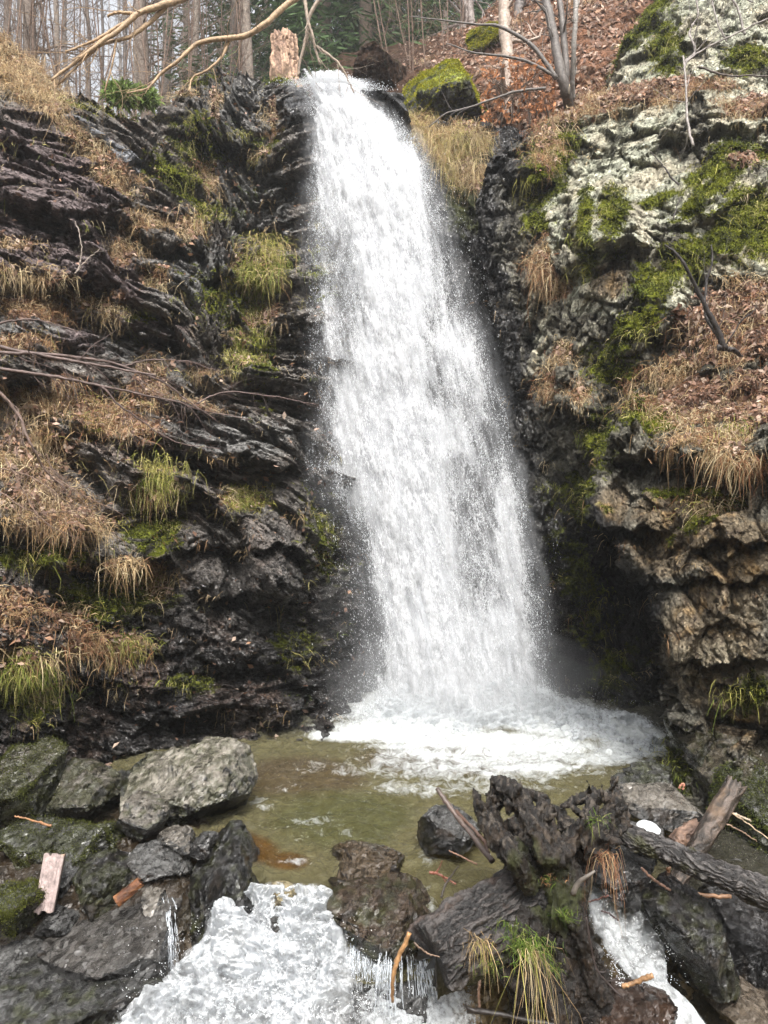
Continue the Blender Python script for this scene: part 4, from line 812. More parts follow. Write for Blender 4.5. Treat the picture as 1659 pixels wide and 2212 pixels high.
ribbon('water_cascade', [(2080, 770, 960, 4.7), (2110, 760, 1000, 4.45), (2160, 740, 1060, 4.3), (2260, 700, 1100, 4.0)], M_FOAM, .06, 319, .6, 100, 120, .3, .5)
def strands(name, specs, seed, label=None):
    mb = MB(); rg = np.random.default_rng(seed)
    for (u0, v0, u1, v1, D0, D1, w, n) in specs:
        for k in range(int(n*1.6)):
            a = rg.normal(0, w); t = np.linspace(0, 1, 14); uu = u0+(u1-u0)*t+a*(1+.3*t)+rg.normal(0, .6, 14); vv = v0+(v1-v0)*(t*rg.uniform(.5, 1.05)+rg.uniform(0, .25))+rg.normal(0, 3); DD = D0+(D1-D0)*t**.5
            r = np.clip(.0012+.0022*rg.random()**2+.0012*rg.normal(size=14), .0005, .006)*(1-.3*t)
            mb.tube(P(uu, vv, DD), r, 5)
    o = mb.build(name, M_STR); return tag(o, kind='structure')
m, nt, out, N_, L_ = newmat('clear running water')
b = N_('BsdfPrincipled', i_Roughness=.08); b.inputs['Base Color'].default_value = (.62, .66, .7, 1); b.inputs['Specular IOR Level'].default_value = 1.; tr = N_('BsdfTransparent'); tcx = N_('TexCoord'); nx = N_('TexNoise', i_Scale=30.0, i_Detail=3)
mpx = N_('Mapping'); mpx.inputs['Scale'].default_value = (1, 1, .3); L_(tcx.outputs['Object'], mpx.inputs[0]); L_(mpx.outputs[0], nx.inputs['Vector'])
fx = ramp_map(N_, L_, nx.outputs[0], .38, .62, .1, .85); mx = N_('MixShader'); L_(fx, mx.inputs[0]); L_(tr.outputs[0], mx.inputs[1]); L_(b.outputs[0], mx.inputs[2]); L_(mx.outputs[0], out.inputs[0]); M_STR = m
strands('water_trickle', [(362, 1960, 368, 2110, 4.72, 4.5, 7, 26), (355, 1930, 362, 1970, 4.8, 4.72, 6, 10)], 1)
strands('water_trickle', [(768, 2040, 768, 2130, 4.5, 4.35, 12, 34), (805, 2035, 800, 2150, 4.5, 4.35, 10, 26), (838, 2060, 836, 2190, 4.3, 4.2, 12, 26), (895, 2060, 905, 2170, 4.35, 4.25, 16, 22), (930, 2080, 940, 2150, 4.35, 4.25, 8, 10)], 2)
strands('water_trickle', [(610, 1930, 606, 1990, 4.78, 4.74, 14, 14)], 3)
N = 14000
uu = np.concatenate([R.normal(590, 110, N), R.normal(1370, 45, N//3), R.normal(1000, 160, N//2)]); vv = np.concatenate([1960+240*np.sqrt(R.random(N)), 1930+R.random(N//3)*200, 1530-np.abs(R.normal(0, 26, N//2))])
DDD = np.concatenate([np.interp(vv[:N], [1900, 2000, 2100, 2212], [4.85, 4.65, 4.4, 4.05])-.1-R.random(N)*.12, np.interp(vv[N:N+N//3], [1900, 2212], [4.75, 4.1])-.08, 8.4+0*vv[N+N//3:]])
ok = fbm(np.stack([uu/18, vv/18, 0*uu], 1), 5, 3) > .0
o = drops('spray', P(uu, vv, DDD)[ok], np.minimum(R.gamma(2, .0007, len(uu))+.0008, .004)[ok], 1.1, M_DROP); tag(o, 'fine drops over the churning foam', 'spray', kind='stuff')

# ------------------------------------------------------------------ grass, moss, leaves on the rock
def sheet_area(S):
    G = S['p'].reshape(*S['sh'], 3); du = np.gradient(G, axis=1); dv = np.gradient(G, axis=0)
    return np.minimum(np.linalg.norm(np.cross(du, dv), axis=2).ravel(), .004)
def pick(S, w, n, rg):
    a = sheet_area(S)*w; uv = (S['v'] > -60) & (S['v'] < 1720) & (S['u'] > -120) & (S['u'] < 1780); a = a*uv
    return rg.choice(len(a), n, p=a/a.sum())
def blades(roots, nrm, Ln, Wd, grav, up, col, rg, out=.6, rnd=.5, seg=4):
    n = len(roots); d = nrm*out+np.array([0, 0, 1.])*up[:, None] if np.ndim(up) else nrm*out+np.array([0, 0, 1.])*up
    d = d+rg.normal(size=(n, 3))*rnd; d /= np.linalg.norm(d, axis=1, keepdims=True)
    sd = np.cross(d, rg.normal(size=(n, 3))*.6+np.array([0, 1., 0])); sd /= np.linalg.norm(sd, axis=1, keepdims=True)+1e-6
    t = np.linspace(0, 1, seg)[None, :, None]; L3 = Ln[:, None, None]
    g = grav[:, None, None] if np.ndim(grav) else grav
    C_ = roots[:, None]+d[:, None]*L3*t*(1-.35*g*t)+np.array([0, 0, -1.])*L3*g*t*t+rg.normal(size=(n, seg, 3))*.05*L3*t+rg.normal(size=(n, 1, 3))*.12*L3*t*t
    w = Wd[:, None, None]*(1-.85*t**1.5)*.5
    V = np.stack([C_-sd[:, None]*w, C_+sd[:, None]*w], 2).reshape(-1, 3)
    i = (np.arange(n)*seg*2)[:, None]+(np.arange(seg-1)*2)[None]; Q = np.stack([i, i+1, i+3, i+2], -1).reshape(-1, 4)
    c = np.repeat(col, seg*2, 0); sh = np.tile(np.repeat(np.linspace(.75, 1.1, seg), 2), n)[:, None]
    return V, Q, np.concatenate([np.clip(c*sh, 0, 1), np.ones((len(c), 1))], 1)
def tussocks(S, w, n, per, L0, L1, cols, rg, grav=(.5, 1.1), spread=.07, wd=.0055, up=.3, out=.7, rnd=.75):
    k = pick(S, w, n, rg); c0 = S['p'][k]; n0 = S['n'][k]; m = rg.integers(int(per*.5), int(per*1.5), n); idx = np.repeat(np.arange(n), m); N = len(idx)
    size = rg.uniform(.6, 1.4, n)[idx]; r = c0[idx]+rg.normal(size=(N, 3))*np.array([1.3, .6, .5])*spread*size[:, None]
    cc = np.array(cols)[rg.integers(0, len(cols), n)][idx]*rg.uniform(.6, 1.35, (N, 1))*rg.uniform(.8, 1.15, n)[idx][:, None]
    g = rg.uniform(*grav, n)[idx]*rg.uniform(.7, 1.3, N)
    return blades(r, n0[idx], rg.uniform(L0, L1, N)*size, np.full(N, wd)*rg.uniform(.6, 1.4, N), g, up, cc, rg, out, rnd)
def put(name, parts, mat, label, cat, kind='stuff'):
    off = 0; V = []; Q = []; Cc = []
    for v_, q_, c_ in parts: V.append(v_); Q.append(q_+off); Cc.append(c_); off += len(v_)
    o = mk(name, np.concatenate(V), [np.concatenate(Q)], mat, None, np.concatenate(Cc), False); return tag(o, label, cat, None, kind)
ST = [[.55, .41, .23], [.48, .33, .17], [.64, .52, .32], [.32, .19, .10], [.50, .38, .24]]
YG = [[.40, .37, .10], [.28, .30, .06], [.50, .45, .17], [.17, .22, .04]]
RD = [[.32, .15, .08], [.38, .20, .10], [.24, .12, .07]]
rg = np.random.default_rng(21)
ex = SL['ex']; slope = ss(330, 150, SL['v'])*ss(260, 100, SL['u'])
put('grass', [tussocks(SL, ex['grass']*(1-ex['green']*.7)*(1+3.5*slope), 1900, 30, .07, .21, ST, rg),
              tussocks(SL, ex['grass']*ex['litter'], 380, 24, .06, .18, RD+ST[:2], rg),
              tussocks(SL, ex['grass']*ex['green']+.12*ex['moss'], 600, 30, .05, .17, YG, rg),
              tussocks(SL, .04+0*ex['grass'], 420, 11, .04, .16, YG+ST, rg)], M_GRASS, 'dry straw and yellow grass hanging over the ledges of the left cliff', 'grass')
ex = SR['ex']
put('grass', [tussocks(SR, ex['grass']*(1-.8*ex['litter']), 1000, 30, .06, .2, ST+RD[:1], rg), tussocks(SR, ex['litter'], 230, 20, .06, .2, ST+RD, rg),
              tussocks(SR, ex['moss']*.3+ex['grass']*ss(950, 1050, SR['v']), 260, 26, .05, .15, YG, rg), tussocks(SR, .03+0*ex['grass'], 160, 10, .05, .14, ST, rg)], M_GRASS, 'dry grass tufts hanging on the right cliff and its leaf slope', 'grass')
put('grass', [tussocks(SB, SB['ex']['grass'], 420, 34, .12, .34, ST[:3]+YG[2:3], rg), tussocks(SH, SH['ex']['grass']*ss(800, 900, SH['u']), 160, 24, .15, .35, ST+RD, rg)], M_GRASS, 'pale dry grass on the shoulder right of the waterfall lip', 'grass')
def moss_tufts(S, w, n, rg, L=(.012, .035)):
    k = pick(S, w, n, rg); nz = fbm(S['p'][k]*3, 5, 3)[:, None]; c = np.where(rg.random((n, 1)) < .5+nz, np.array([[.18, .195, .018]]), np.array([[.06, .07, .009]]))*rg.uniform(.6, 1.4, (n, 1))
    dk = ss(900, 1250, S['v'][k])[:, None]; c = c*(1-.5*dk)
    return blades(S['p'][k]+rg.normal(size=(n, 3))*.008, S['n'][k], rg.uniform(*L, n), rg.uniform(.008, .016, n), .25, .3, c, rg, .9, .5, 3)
def moss_on(o, n, cols, up0, seed, L=(.015, .04), W=.016):
    r0 = np.random.default_rng(seed); V = np.zeros(len(o.data.vertices)*3); o.data.vertices.foreach_get('co', V); V = V.reshape(-1, 3)+np.array(o.location); N_v = np.zeros(len(o.data.vertices)*3); o.data.vertices.foreach_get('normal', N_v); N_v = N_v.reshape(-1, 3)
    w_ = ss(up0, up0+.4, N_v[:, 2]+.6*fbm(V*3, seed, 3)); k = r0.choice(len(V), n, p=w_/w_.sum()); c = np.array(cols)[r0.integers(0, len(cols), n)]*r0.uniform(.6, 1.3, (n, 1))
    v_, q_, c_ = blades(V[k]+r0.normal(size=(n, 3))*.01, N_v[k], r0.uniform(*L, n), np.full(n, W), .3, .2, c, r0, .9, .5, 3); mk('moss', v_, [q_], M_GRASS, o, c_, False)
MY = [[.30, .30, .02], [.22, .23, .015], [.38, .34, .03]]
for o_ in list(bpy.data.objects):
    lb = o_.get('label', '')
    if lb.startswith('bright moss-capped'): moss_on(o_, 16000, MY, .15, 1)
    if lb.startswith('small rounded moss'): moss_on(o_, 8000, MY, -.4, 2)
    if lb.startswith('dark green moss-covered'): moss_on(o_, 14000, [[.05, .065, .012], [.08, .09, .015]], -.3, 3, (.01, .025), .01)
    if lb.startswith('upright mossy'): moss_on(o_, 9000, [[.07, .08, .012], [.05, .055, .01]], -.1, 4, (.006, .014), .007)
    if lb.startswith('wide low mossy'): moss_on(o_, 9000, [[.07, .08, .012], [.05, .055, .01]], .0, 5, (.006, .014), .007)
    if lb.startswith('olive mossy rock below'): moss_on(o_, 8000, [[.10, .11, .015], [.06, .065, .01]], -.2, 6, (.006, .014), .007)
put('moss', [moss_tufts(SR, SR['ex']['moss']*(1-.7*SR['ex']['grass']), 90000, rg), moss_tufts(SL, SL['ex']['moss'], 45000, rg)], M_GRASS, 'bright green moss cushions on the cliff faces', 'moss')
def leaves(S, w, n, rg, cols, sz=(.011, .05)):
    w = w*(.25+1.5*ss(-.15, .35, fbm(S['p']*4, 99, 3)))
    k = pick(S, w, n, rg); r = S['p'][k]+rg.normal(size=(n, 3))*.02+S['n'][k]*.015; nn = S['n'][k]+rg.normal(size=(n, 3))*.45; nn /= np.linalg.norm(nn, axis=1, keepdims=True)
    a = np.cross(nn, rg.normal(size=(n, 3))); a /= np.linalg.norm(a, axis=1, keepdims=True)+1e-6; b = np.cross(nn, a); s = rg.uniform(*sz, n)[:, None]
    V = np.stack([r-a*s, r+b*s*.55+nn*s*.2, r+a*s, r-b*s*.55+nn*s*.2], 1).reshape(-1, 3); i = np.arange(n)[:, None]*4
    c = np.array(cols)[rg.integers(0, len(cols), n)]*rg.uniform(.5, 1.4, (n, 1)); return V, i+np.arange(4)[None], np.concatenate([np.repeat(np.clip(c, 0, 1), 4, 0), np.ones((n*4, 1))], 1)
LC = [[.27, .165, .12], [.20, .115, .08], [.35, .24, .185], [.12, .07, .05], [.29, .17, .105], [.42, .32, .25]]
put('leaf_litter', [leaves(SR, SR['ex']['litter']+.05*SR['ex']['grass'], 46000, rg, LC)], M_LEAF, 'fallen brown beech leaves covering the right slope', 'leaf litter')
put('leaf_litter', [leaves(SL, SL['ex']['litter']*1.0+.25*SL['ex']['grass']+.004, 20000, rg, LC)], M_LEAF, 'fallen brown leaves caught on the left ledges', 'leaf litter')
put('leaf_litter', [leaves(SH, SH['ex']['litter'], 16000, rg, LC, (.03, .07)), leaves(SB, SB['ex']['litter'], 3000, rg, LC)], M_LEAF, 'fallen leaves on the wooded slope above the waterfall', 'leaf litter')
# the tufts that stand out one by one
from mathutils.bvhtree import BVHTree
def near_vertex(S, u, v):
    return int(np.argmin((S['u']-u)**2+(S['v']-v)**2))
def tuft(S, u, v, ru, label, cols, n=260, L=(.12, .32), g=(.8, 1.3), nm='grass_tuft', seed=1, wd=.007):
    rg = np.random.default_rng(seed); k = near_vertex(S, u, v); p0 = S['p'][k]; s = ru/F*p0[1]
    r = p0+rg.normal(size=(n, 3))*np.array([s*.65, .05, .09])+S['n'][k]*.02
    cc = np.array(cols)[rg.integers(0, len(cols), n)]*rg.uniform(.6, 1.35, (n, 1))
    V, Q, c = blades(r, S['n'][k]+0*r, rg.uniform(*L, n)*rg.uniform(.3, 1, n), np.full(n, wd*.8), rg.uniform(*g, n), .35, cc, rg, .8, .75)
    o = mk(nm, V, [Q], M_GRASS, None, c, False, origin=tuple(p0)); return tag(o, label, 'grass tuft')
tuft(SL, 330, 1030, 50, 'bright yellow-green grass tuft hanging over the middle left ledge', YG[:3]+[[.55, .5, .18]], 420, (.2, .42), seed=1)
tuft(SL, 530, 1065, 55, 'yellow-green fan of grass on the wet rock lip left of the fall', YG[:3]+[[.55, .5, .18]], 380, (.12, .3), seed=2)
tuft(SL, 540, 560, 45, 'long green-yellow grass curtain on the upper rock left of the fall', YG[:3]+ST[:1], 420, (.2, .5), seed=3)
tuft(SL, 400, 485, 32, 'round straw tuft on the ledge under the moss ridge', ST+YG[2:3], 340, (.15, .38), seed=4)
tuft(SL, 555, 665, 34, 'short olive tuft below the long grass curtain', YG, 260, (.1, .25), seed=5)
tuft(SL, 515, 750, 28, 'narrow hanging yellow tuft on the dark rock mid left', YG[:3], 240, (.15, .4), seed=6)
tuft(SL, 90, 610, 90, 'wide reddish straw mass of hanging grass at the left edge', ST+RD, 460, (.15, .42), seed=7)
tuft(SL, 40, 840, 60, 'thick straw curtain of grass under the left branches', ST, 360, (.18, .45), seed=8)
tuft(SL, 240, 545, 28, 'pale hanging straw beard on the upper left slab', ST, 240, (.2, .5), seed=9)
tuft(SL, 330, 1220, 50, 'green-yellow grass fringe on the moss overhang', YG[:3], 420, (.15, .4), seed=10)
tuft(SR, 1185, 590, 26, 'long reddish straw beard down the right cliff corner', ST+RD, 240, (.2, .5), seed=11)
tuft(SR, 1475, 945, 50, 'pale straw tuft on the brow of the overhanging right block', ST, 260, (.1, .24), seed=12)
tuft(SR, 1290, 215, 34, 'straw tuft drooping from the upper right slope', ST, 200, (.15, .4), seed=13)
tuft(SR, 1600, 960, 50, 'mixed green and straw grass at the right frame edge', YG+ST, 300, (.1, .28), seed=14)
# ------------------------------------------------------------------ driftwood and root stump
def c8(x, y, D): return P(OFF[8][0]+x/2, OFF[8][1]+y/2, D)
def c7(x, y, D): return P(x/2, OFF[7][1]+y/2, D)
def pts_(n, L): return np.array([P(OFF[n][0]+x/2, OFF[n][1]+y/2, D) for x, y, D in L])
WB = np.array([.018, .014, .0115]); WG = np.array([.16, .14, .12]); WT = np.array([.36, .22, .11]); WO = np.array([.36, .14, .04])
def px(r, D): return r/2/F*D
def gnarl(name, tubes, voxel, dispf, colf, parent, mat=None):
    """thick limbs fused into one surface, then given wood relief"""
    mb = MB()
    for k_, (pts, rad) in enumerate(tubes):
        n0 = mb.n; mb.tube(spline(pts, 60), np.interp(np.linspace(0, 1, 60), np.linspace(0, 1, len(rad)), rad), 40); Vt = mb.V[-1]; cen = spline(pts, 60)
        th_ = np.tile(np.arange(40)/40*2*PI, 60); tt_ = np.repeat(np.linspace(0, 1, 60), 40); w_ = fbm(np.stack([tt_*3, 0*tt_+k_, 0*tt_], 1), 5, 2)*1.2; r0_ = fbm(np.stack([np.cos(th_+w_)*2.2+k_*7, np.sin(th_+w_)*2.2, tt_*1.6], 1), 480, 3)
        cc_ = np.repeat(cen, 40, 0); Vt[:2400] = cc_+(Vt[:2400]-cc_)*(1+.5*r0_-.05)[:, None]
    tmp = mb.build('tmp', M_WOOD, None, False)
    md = tmp.modifiers.new('r', 'REMESH'); md.mode = 'VOXEL'; md.voxel_size = voxel
    dg = bpy.context.evaluated_depsgraph_get(); ev = tmp.evaluated_get(dg); me = ev.to_mesh()
    V = np.zeros(len(me.vertices)*3); me.vertices.foreach_get('co', V); V = V.reshape(-1, 3)
    L = np.zeros(len(me.loops), np.int32); me.loops.foreach_get('vertex_index', L); tot = np.zeros(len(me.polygons), np.int32); me.polygons.foreach_get('loop_total', tot)
    st = np.concatenate([[0], np.cumsum(tot)[:-1]]); Q = np.stack([L[st[tot == 4]+k] for k in range(4)], 1)
    nn = np.zeros(len(me.vertices)*3); me.vertices.foreach_get('normal', nn); nn = nn.reshape(-1, 3)
    ev.to_mesh_clear(); old = tmp.data; bpy.data.objects.remove(tmp); bpy.data.meshes.remove(old)
    V2 = V+nn*dispf(V)[:, None]
    T = np.concatenate([Q[:, [0, 1, 2]], Q[:, [0, 2, 3]]]); n2 = vnormals(V2, T)
    return mk(name, V2, [Q], mat or M_WOOD, parent, colf(V2, n2), True)
def along(p, a, b):
    d = (b-a)/np.linalg.norm(b-a); t = (p-a)@d; r = (p-a)-t[:, None]*d; return t, r
stump = thing('root_stump', tuple(c8(700, 1150, 4.2)), 'torn dark root stump with mossy base standing in the stream', 'tree stump')
rt = []
def R_(L, r, n=16):
    p = spline(pts_(8, L), n); rt.append((p, np.interp(np.linspace(0, 1, n), np.linspace(0, 1, len(r)), r)*.5/F*4.25))
R_([(385, 185, 4.25), (418, 290, 4.2), (475, 385, 4.15), (560, 470, 4.15), (640, 560, 4.2)], [7, 30, 44, 52, 60])
R_([(462, 150, 4.3), (540, 190, 4.25), (600, 265, 4.2), (640, 350, 4.12), (690, 430, 4.1), (720, 520, 4.15)], [18, 42, 40, 38, 40, 60])
R_([(520, 140, 4.35), (500, 200, 4.35), (470, 280, 4.3), (480, 360, 4.25)], [10, 38, 30, 34])
R_([(460, 145, 4.3), (478, 190, 4.3), (500, 240, 4.3)], [5, 24, 30])
R_([(600, 200, 4.4), (680, 240, 4.35), (705, 330, 4.3), (725, 420, 4.2), (740, 520, 4.2)], [12, 32, 34, 40, 60])
R_([(520, 400, 4.05), (560, 480, 4.02), (600, 560, 4.05), (640, 620, 4.1)], [30, 44, 44, 40])
R_([(655, 380, 4.02), (690, 470, 4.0), (740, 490, 4.05), (800, 440, 4.15)], [22, 34, 36, 30])
R_([(905, 178, 4.4), (898, 240, 4.35), (880, 320, 4.3), (820, 400, 4.25), (750, 480, 4.2)], [8, 24, 34, 40, 50])
R_([(985, 140, 4.45), (1000, 215, 4.4), (985, 300, 4.35), (925, 370, 4.3), (840, 440, 4.25)], [6, 30, 44, 44, 50])
R_([(770, 275, 4.45), (850, 235, 4.45), (940, 220, 4.4), (1010, 260, 4.4)], [10, 24, 26, 30])
R_([(1040, 250, 4.45), (1020, 330, 4.4), (960, 400, 4.3), (900, 480, 4.25)], [16, 40, 44, 40])
R_([(690, 250, 4.5), (760, 300, 4.5), (800, 380, 4.4)], [10, 24, 40])
R_([(700, 430, 4.3), (740, 600, 4.28), (765, 760, 4.25), (800, 900, 4.2), (850, 1060, 4.15), (900, 1230, 4.1)], [90, 120, 110, 110, 110, 120])
R_([(600, 500, 4.3), (620, 620, 4.3), (640, 780, 4.25), (690, 950, 4.2), (740, 1230, 4.15)], [70, 100, 120, 130, 150])
R_([(560, 330, 4.6), (600, 420, 4.5), (660, 520, 4.4)], [60, 80, 90])
R_([(860, 430, 4.4), (840, 560, 4.35), (820, 680, 4.3), (830, 800, 4.2)], [60, 60, 50, 50])
R_([(780, 700, 4.1), (850, 800, 4.05), (870, 900, 4.05), (900, 1010, 4.02), (950, 1120, 4.0)], [40, 36, 34, 30, 30])
for (x_, y_, dx_, dy_, r_) in [(430, 300, -35, -60, 16), (560, 230, 30, -70, 16), (640, 300, 60, -50, 18), (700, 330, 50, -40, 16), (870, 330, -60, -60, 18), (930, 260, 10, -90, 14), (1000, 300, 60, -40, 16), (770, 470, 70, -80, 22), (600, 470, -90, 20, 22), (720, 420, -30, -90, 20), (820, 420, 40, -110, 20), (930, 400, 90, 30, 22), (700, 560, -60, 90, 26), (760, 640, 80, 60, 24), (820, 800, 70, 50, 22), (860, 900, 60, 90, 22), (610, 640, -70, 70, 26), (540, 300, -20, -80, 14), (480, 250, -50, -40, 12), (980, 200, 30, -60, 10), (890, 210, -20, -60, 9)]:
    R_([(x_, y_, 4.2), (x_+dx_*.5+8, y_+dy_*.5, 4.15), (x_+dx_, y_+dy_, 4.15)], [r_, r_*.7, 3], 8)
R_([(620, 700, 4.1), (600, 850, 4.05), (560, 960, 4.05), (640, 1080, 4.05)], [50, 70, 70, 80])
def stump_d(V):
    q = V+fbm(V*5, 401, 3)[:, None]*.06
    a = np.abs(fbm(q*np.array([20, 20, 3.5]), 402, 4)); b = np.abs(fbm(q*np.array([48, 48, 8]), 403, 3))
    return .028*(a-.2)+.016*(b-.2)+.006*fbm(V*9, 404, 2)
def stump_c(V, n):
    u, v = proj(V); nz = fbm(V*9, 405, 4); nz2 = fbm(V*np.array([40, 40, 14]), 406, 3)
    c = WB*.9+0*V; c = mixc(c, [.09, .075, .06], ss(.0, .5, nz2)*ss(1900, 1780, v)); c = mixc(c, [.04, .025, .014], ss(0, .5, nz)*.6)  # grey streaks painted as lights on the upper roots, black ones as gaps
    c = mixc(c, [.01, .009, .008], ss(.05, .4, -nz2)); m = ss(.3, .6, blobs(u, v, [(1050, 2040, 90, 50, 0, .8), (1200, 1950, 60, 90, 0, .7), (1130, 1850, 40, 60, 0, .5)])+.35*nz); c = mixc(c, MOSSD*.9, m)
    rr = np.clip(.25+.25*nz+.3*m, .15, .9); return np.concatenate([c, rr[:, None]], 1)
gnarl('roots', rt, .008, stump_d, stump_c, stump, M_FIBRE)
# the bark-covered trunk lying to the left
a, b = c8(640, 640, 4.3), c8(215, 940, 4.0)
th = np.linspace(0, 2*PI, 241)[:-1]; tl = np.linspace(0, 1, 200); ax = (b-a)/np.linalg.norm(b-a); e1 = np.cross(ax, [0, 0, 1.]); e1 /= np.linalg.norm(e1); e2 = np.cross(ax, e1)
def log_surface(a, b, r0, r1, seed, nt_=200, nth=240, ridge=.018, kr=(26, 26, 7), endcap=True, bend=0):
    ax = (b-a)/np.linalg.norm(b-a); e1 = np.cross(ax, [0, 0, 1.]); e1 /= np.linalg.norm(e1); e2 = np.cross(ax, e1); Ln = np.linalg.norm(b-a)
    tl = np.linspace(0, 1, nt_); th = np.arange(nth)/nth*2*PI; Tm, Th = np.meshgrid(tl, th, indexing='ij')
    r = r0+(r1-r0)*Tm; cyl = np.stack([r*np.cos(Th), r*np.sin(Th), Tm*Ln], -1).reshape(-1, 3)
    q = cyl+fbm(cyl*4, seed, 3)[:, None]*.05
    rg_ = np.abs(fbm(q*np.array(kr), seed+1, 4)); rg2 = np.abs(fbm(q*np.array(kr)*2.3, seed+2, 3))
    d = (ridge*(rg_-.2)*2.2+ridge*.5*(rg2-.2)+.10*r.ravel()*fbm(cyl*3.0, seed+3, 3))
    rr = r.ravel()+d; end = np.minimum(Tm.ravel(), 1-Tm.ravel())
    ca = a[None]+ax[None]*(Tm.ravel()*Ln)[:, None]+np.array([0, 0, 1.])*(bend*np.sin(Tm.ravel()*PI))[:, None]
    jag = .5*r.ravel()*fbm(np.stack([np.cos(Th).ravel()*3, np.sin(Th).ravel()*3, 0*r.ravel()], 1), seed+4, 4)*ss(.9, 1, Tm.ravel())
    V = ca+e1*(rr*np.cos(Th.ravel()))[:, None]+e2*(rr*np.sin(Th.ravel()))[:, None]+ax*jag[:, None]
    i = np.arange(nt_-1)[:, None]*nth; j = np.arange(nth)[None]; Q = np.stack([i+j, i+(j+1) % nth, i+nth+(j+1) % nth, i+nth+j], -1).reshape(-1, 4)
    nV = len(V); V = np.concatenate([V, [a-ax*.01, b-ax*.03]])
    T = np.concatenate([np.stack([np.full(nth, nV), (j[0]+1) % nth, j[0]], 1), np.stack([np.full(nth, nV+1), (nt_-1)*nth+j[0], (nt_-1)*nth+(j[0]+1) % nth], 1)])
    return V, Q, T, np.concatenate([rg_, [0, 0]]), cyl
def log_obj(name, a, b, r0, r1, seed, cols, parent=None, label=None, cat=None, rough=.3, mossf=None, group=None, **k):
    V, Q, T, rd, cyl = log_surface(np.asarray(a), np.asarray(b), r0, r1, seed, **k)
    m = ss(.05, .45, rd); nz = fbm(V*6, seed+9, 4); c = np.asarray(cols[0])*(1-m[:, None])+np.asarray(cols[1])*m[:, None]; c = mixc(c, cols[2], ss(.1, .5, nz)*.7)
    if mossf is not None: c = mixc(c, MOSSD*1.2, mossf(V, nz))
    col = np.concatenate([c, np.clip(rough+.2*nz, .15, .9)[:, None]], 1)
    o = mk(name, V, [Q, T], M_BARK, parent, col, True, origin=None if parent is not None else tuple(np.minimum(a, b)))
    if label: tag(o, label, cat, group)
    return o
log_obj('trunk', c8(680, 600, 4.33), c8(205, 925, 4.0), px(120, 4.3), px(150, 4.0), 410, ([.007, .006, .0055], [.055, .048, .045], [.035, .02, .013]), stump, rough=.34, ridge=.022, kr=(22, 22, 6), nt_=260, nth=320, mossf=lambda V, nz: ss(-.05, -.28, (V[:, 2]-np.interp(V[:, 0], [c8(205, 925, 4.0)[0], c8(680, 600, 4.33)[0]], [c8(205, 925, 4.0)[2], c8(680, 600, 4.33)[2]])))*ss(-.2, .3, nz)*.9)
mb = MB(); mb.tube(spline(pts_(8, [(815, 650, 4.0), (840, 600, 3.98), (880, 570, 3.95), (912, 548, 3.95)]), 10), np.linspace(px(14, 4), px(5, 4), 10), 8, (*(WG*.9), .5))
mb.build('root_stub', M_WOOD, stump)
# plants growing on the stump
rg = np.random.default_rng(5)
def stump_grass(nm, cx_, cy, D, s, n, L, cols, g, seed, up=.5):
    r0 = np.random.default_rng(seed); p0 = c8(cx_, cy, D); r = p0+r0.normal(size=(n, 3))*np.array([s, s*.5, s*.35]); cc = np.array(cols)[r0.integers(0, len(cols), n)]*r0.uniform(.5, 1.3, (n, 1))
    V, Q, c = blades(r, np.array([[0, -1., .1]])+0*r, r0.uniform(*L, n), np.full(n, .0035), r0.uniform(*g, n), up, cc, r0, .6, .6); return mk(nm, V, [Q], M_GRASS, stump, c, False)
GG = [[.12, .2, .03], [.18, .26, .04], [.08, .14, .02], [.25, .28, .08]]
stump_grass('grass_tuft', 620, 860, 3.93, .06, 420, (.03, .12), GG, (.2, .9), 1)
stump_grass('hanging_grass', 640, 880, 3.92, .045, 60, (.25, .46), ST[:3]+YG[:1], (1.0, 1.5), 2, .3)
stump_grass('grass_tuft', 775, 740, 4.0, .03, 60, (.04, .1), GG, (.1, .5), 3)
stump_grass('grass_tuft', 920, 330, 4.15, .03, 40, (.05, .1), GG, (.1, .5), 4)
stump_grass('hanging_grass', 420, 850, 3.85, .03, 60, (.08, .2), ST[:2]+YG[:1], (.8, 1.4), 5, .3)
stump_grass('hanging_grass', 960, 480, 4.1, .04, 70, (.1, .25), RD+ST[:1], (.9, 1.4), 6, .2)
stump_grass('grass_tuft', 540, 780, 3.95, .05, 70, (.02, .07), GG, (.1, .8), 7)
stump_grass('grass_tuft', 470, 960, 3.85, .05, 60, (.02, .07), GG, (.1, .8), 8)
stump_grass('grass_tuft', 720, 590, 4.0, .04, 50, (.02, .06), GG[:2]+RD, (.1, .8), 9)
stump_grass('grass_tuft', 735, 960, 3.95, .03, 50, (.03, .09), GG, (.1, .8), 10)
